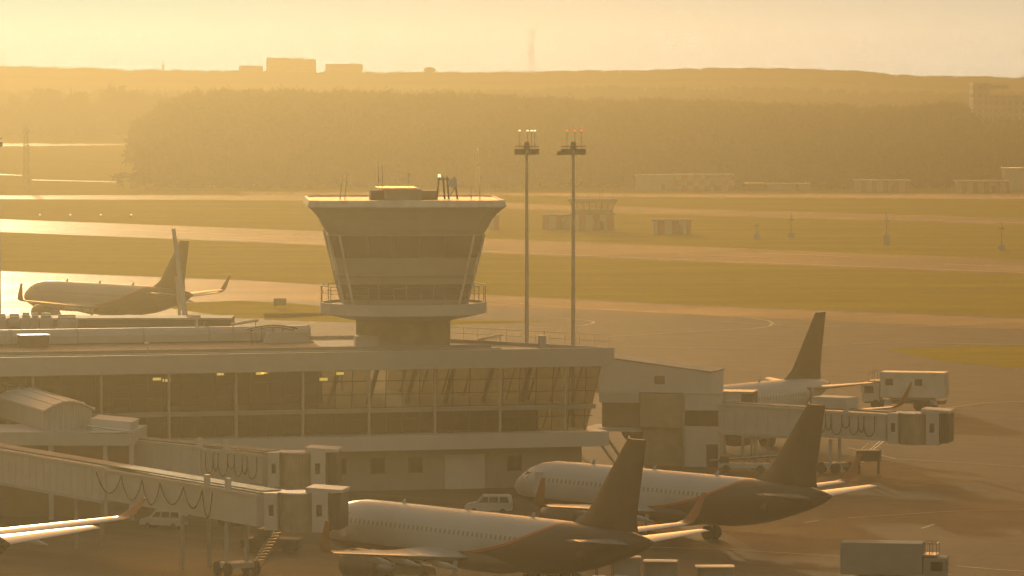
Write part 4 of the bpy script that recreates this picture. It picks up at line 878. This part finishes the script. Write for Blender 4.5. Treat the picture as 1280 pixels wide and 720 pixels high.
# ------------------------------------------------------------------ ground vehicles
def wheel(b_parent, x, y, r=.5, wdt=.3): return MB().tube((x, y - wdt / 2, r), (x, y + wdt / 2, r), r, r, 18).build('wheel', M['black'], b_parent)
def high_loader(label, px, py, rz, k=1.0, raised=0.0, mbox='white', win=True):
    g = G(px, py); t = thing('catering_truck', label, 'catering truck', (g.x, g.y, 0), rz); t.scale = (k, k, k)
    MB().box(-4.0, 3.9, -.9, .9, .65, .98).build('chassis', M['dark'], t)
    for x in (-2.6, -1.5, 2.7):
        for y in (-1.05, 1.05): wheel(t, x, y)
    for x in (-3.0, 1.5):
        for y in (-1.1, 1.1): MB().box(x - .35, x + .35, y - .1, y + .1, .55, 1.0).build('stabiliser', M['grey'], t)
    c = MB().rings([[(x, -1.15, z), (x, 1.15, z)][::1] + [(x2, 1.15, z2), (x2, -1.15, z2)] for x, z, x2, z2 in ()]) if False else MB().prism([(2.35, -1.15), (4.05, -1.15), (4.15, -.9), (4.15, .9), (4.05, 1.15), (2.35, 1.15)], .8, 2.65)
    c = c.build('cab', M[mbox], t, bevel=.08)
    MB().box(4.12, 4.18, -.95, .95, 1.65, 2.4).build('windscreen', M['glassd'], c)
    for y in (-1.18, 1.18): MB().box(2.95, 3.85, y - .02, y + .02, 1.65, 2.35).build('side_window', M['glassd'], c)
    for y in (-.8, .8): MB().box(4.15, 4.22, y - .15, y + .15, 1.0, 1.2).build('headlight', M['shiny'], c)
    bx = MB().box(-4.1, 2.25, -1.25, 1.25, 1.25 + raised, 3.75 + raised).build('cargo_box', M['gloss' if win else mbox], t, bevel=.04)
    MB().box(-4.16, -4.1, -1.1, 1.1, 1.35 + raised, 3.6 + raised).build('roller_door', M['grey'], bx)
    MB().box(2.25, 3.4, -1.1, 1.1, 2.75 + raised, 2.87 + raised).build('front_platform', M['steel'], bx)
    rl = MB()
    for y in (-1.1, 1.1):
        for x in (2.3, 2.85, 3.4): rl.tube((x, y, 2.87 + raised), (x, y, 3.75 + raised), .03, .03, 4)
        rl.tube((2.3, y, 3.75 + raised), (3.4, y, 3.75 + raised), .03, .03, 4)
    rl.tube((3.4, -1.1, 3.75 + raised), (3.4, 1.1, 3.75 + raised), .03, .03, 4); rl.build('platform_rail', M['steel'], bx)
    for x, y in (((-1.6, -1.29), (.9, -1.29), (-1.9, 1.25), (1.0, 1.25)) if win else ()): MB().box(x, x + .75, y, y + .04, 2.45 + raised, 3.1 + raised).build('window', M['dark'], bx)
    sc = MB()
    for y in (-.8, .8): sc.tube((-3, y, 1), (1.5, y, 1.25 + raised), .08); sc.tube((1.5, y, 1), (-3, y, 1.25 + raised), .08)
    sc.build('scissor_lift', M['grey'], t); MB().tube((3.0, .6, 2.65), (3.0, .6, 2.85), .1, .08).build('beacon', M['orange'], c)
    return t
high_loader('white catering truck standing beyond the right jet bridge', 1131, 512, R(167), 1.12)
high_loader('pale catering truck with orange beacon at the bottom edge, right of the carts', 1118, 737, R(-10), .93, .0, 'conc', False)

def van(name, label, cat, px, py, rz, k=1.0, body='white'):
    g = G(px, py); t = thing(name, label, cat, (g.x, g.y, 0), rz); t.scale = (k, k, k)
    prof = [(-2.3, .45), (-2.35, 1.1), (-2.2, 1.85), (-1.9, 1.98), (.6, 1.98), (1.25, 1.25), (2.15, 1.08), (2.35, .85), (2.35, .45)]
    bd = MB().rings([[(x, y * (1 if z < 1.3 else .88), z) for x, z in prof] for y in (-.92, -.9, .9, .92)]).build('body', M[body], t, bevel=.04)
    for s in (-1, 1):
        for (x0, x1, x0t, x1t) in ((-2.05, -1.15, -1.95, -1.15), (-1.0, -.1, -1.0, -.1), (.02, 1.0, .02, .5)):
            MB().add([(x0, s * .93, 1.25), (x1, s * .93, 1.25), (x1t, s * .84, 1.82), (x0t, s * .84, 1.82), (x0, s * .88, 1.25), (x1, s * .88, 1.25), (x1t, s * .79, 1.82), (x0t, s * .79, 1.82)], [(0, 1, 2, 3), (4, 7, 6, 5), (0, 4, 5, 1), (1, 5, 6, 2), (2, 6, 7, 3), (3, 7, 4, 0)]).build('side_window', M['glassd'], bd)
        wheel(t, -1.45, s * .82, .34, .22); wheel(t, 1.45, s * .82, .34, .22)
        MB().box(2.3, 2.38, s * .6 - .15, s * .6 + .15, .78, .95).build('headlight', M['shiny'], bd)
        MB().box(-2.38, -2.33, s * .75 - .08, s * .75 + .08, .9, 1.3).build('tail_light', M['red'], bd)
    MB().add([(1.26, -.75, 1.27), (1.26, .75, 1.27), (.68, .72, 1.9), (.68, -.72, 1.9), (1.2, -.75, 1.27), (1.2, .75, 1.27), (.62, .72, 1.9), (.62, -.72, 1.9)], [(0, 1, 2, 3), (4, 7, 6, 5), (0, 4, 5, 1), (1, 5, 6, 2), (2, 6, 7, 3), (3, 7, 4, 0)]).build('windscreen', M['glassd'], bd)
    return t
van('minivan', 'white minivan parked behind the nearest fuselage by the terminal wall', 'van', 611, 643, R(176), .85)
van('parked_car', 'pale car under the front left jet bridge, right of the leg', 'car', 205, 661, R(160), .8)
van('service_van', 'service van at the left end of the baggage carts, below the nearest fin', 'van', 712, 742, R(10), .9, 'lgrey')
van('service_van', 'dim service van under the wing root of the nearest airliner', 'van', 508, 724, R(5), .9, 'beige')

def cart_proto():
    t = thing('baggage_cart', '', 'baggage cart', (0, 0, 0), 0, 'canopied baggage carts in a row')
    MB().box(-1.35, 1.35, -.75, .75, .45, .58).build('deck', M['grey'], t)
    for x in (-1.3, 1.3):
        for y in (-.7, .7): MB().tube((x, y, .58), (x, y, 1.95), .035, .035, 6).build('post', M['steel'], t)
    MB().rings([[(x, -.8, 1.95), (x, .8, 1.95), (x, .8, 2.0), (x, .3, 2.07), (x, -.3, 2.07), (x, -.8, 2.0)] for x in (-1.42, 1.42)]).build('roof', M['gloss'], t)
    MB().box(-1.28, 1.28, .66, .7, .6, 1.93).build('curtain', M['grey'], t); MB().box(-1.34, -1.3, -.68, .68, .6, 1.93).build('end_panel', M['grey'], t)
    for x in (-.95, .95):
        for y in (-.6, .6): wheel(t, x, y, .22, .12)
    MB().tube((1.35, 0, .42), (2.1, 0, .35), .035).build('drawbar', M['steel'], t); return t
cp = cart_proto(); cs = [(783, 730, 0, .85), (826, 735, -8, 1.0), (893, 742, 2, 1.12)]
for i, (px, py, rz, k) in enumerate(cs):
    o = cp if i == 0 else copy_tree(cp); g = G(px, py); o.location = (g.x, g.y, 0); o.rotation_euler.z = R(rz); o.scale = (k * .88, k * .88, 1.0)
    o['label'] = ['leftmost of the three canopied baggage carts', 'middle one of the three canopied baggage carts', 'rightmost of the three canopied baggage carts, set apart from the others'][i]
g = G(762, 736); t = thing('baggage_tractor', 'small tractor with warm lamp coupled left of the baggage carts', 'tractor', (g.x, g.y, 0), R(5))
bd = MB().rings([[(x, y, z) for x, z in ((-1.2, .35), (-1.2, .95), (-.3, .95), (-.1, .8), (.6, .95), (1.3, .9), (1.4, .35))] for y in (-.65, .65)]).build('body', M['lgrey'], t, bevel=.04)
for x in (-.75, .85):
    for y in (-.6, .6): wheel(t, x, y, .33, .2)
fr = MB()
for x in (-.95, .2):
    for y in (-.55, .55): fr.tube((x, y, .9), (x, y, 1.95), .035)
fr.build('canopy_frame', M['dark'], t); MB().box(-1.1, .35, -.65, .65, 1.95, 2.02).build('canopy', M['white'], t); MB().tube((.3, -.4, 2.02), (.3, -.4, 2.16), .09).build('lamp', M['warmlamp'], t)
# belt loader between the two parked airliners and pieces under the right bridge
g = G(930, 590); t = thing('belt_loader', 'low belt loader beneath the right jet bridge, left of the second fin', 'belt loader', (g.x, g.y, 0), R(-8))
MB().box(-2.4, 2.4, -.7, .7, .4, .85).build('chassis', M['lgrey'], t, bevel=.04); MB().slope((-3.2, 0, .95), (3.4, 0, 1.5), .8, .16).build('conveyor', M['dark'], t); MB().box(-2.2, -1.4, -.7, -.1, .85, 1.5).build('driver_seat', M['dark'], t)
MB().slope((-3.2, -.45, 1.05), (3.4, -.45, 1.62), .07, .1).build('side_rail', M['white'], t)
for x in (-1.6, 1.6):
    for y in (-.65, .65): wheel(t, x, y, .36, .2)
g = G(1086, 592); t = thing('ground_power_unit', 'boxy ground power unit on thin legs beneath the right jet bridge cab', 'power unit', (g.x, g.y, 0), R(-10))
MB().box(-1.1, 1.1, -.7, .7, 1.2, 2.2).build('housing', M['dark'], t, bevel=.05)
for x in (-.9, .9):
    for y in (-.5, .5): MB().tube((x, y, 0), (x, y, 1.2), .06).build('leg', M['dark'], t)
g = G(340, 690); t = thing('towing_tractor', 'dark towing tractor below the front left bridge cab', 'tractor', (g.x, g.y, 0), R(170))
MB().rings([[(x, y, z) for x, z in ((-2.3, .35), (-2.3, 1.1), (-.4, 1.15), (-.2, 1.9), (1.0, 1.9), (1.3, 1.15), (2.3, 1.05), (2.4, .35))] for y in (-1.0, 1.0)]).build('body', M['dark'], t, bevel=.06)
for s in (-1.01, 1.01): MB().box(-.1, .95, s - .02, s + .02, 1.25, 1.75).build('side_window', M['glassd'], t)
for x in (-1.5, 1.5):
    for y in (-.95, .95): wheel(t, x, y, .5, .3)
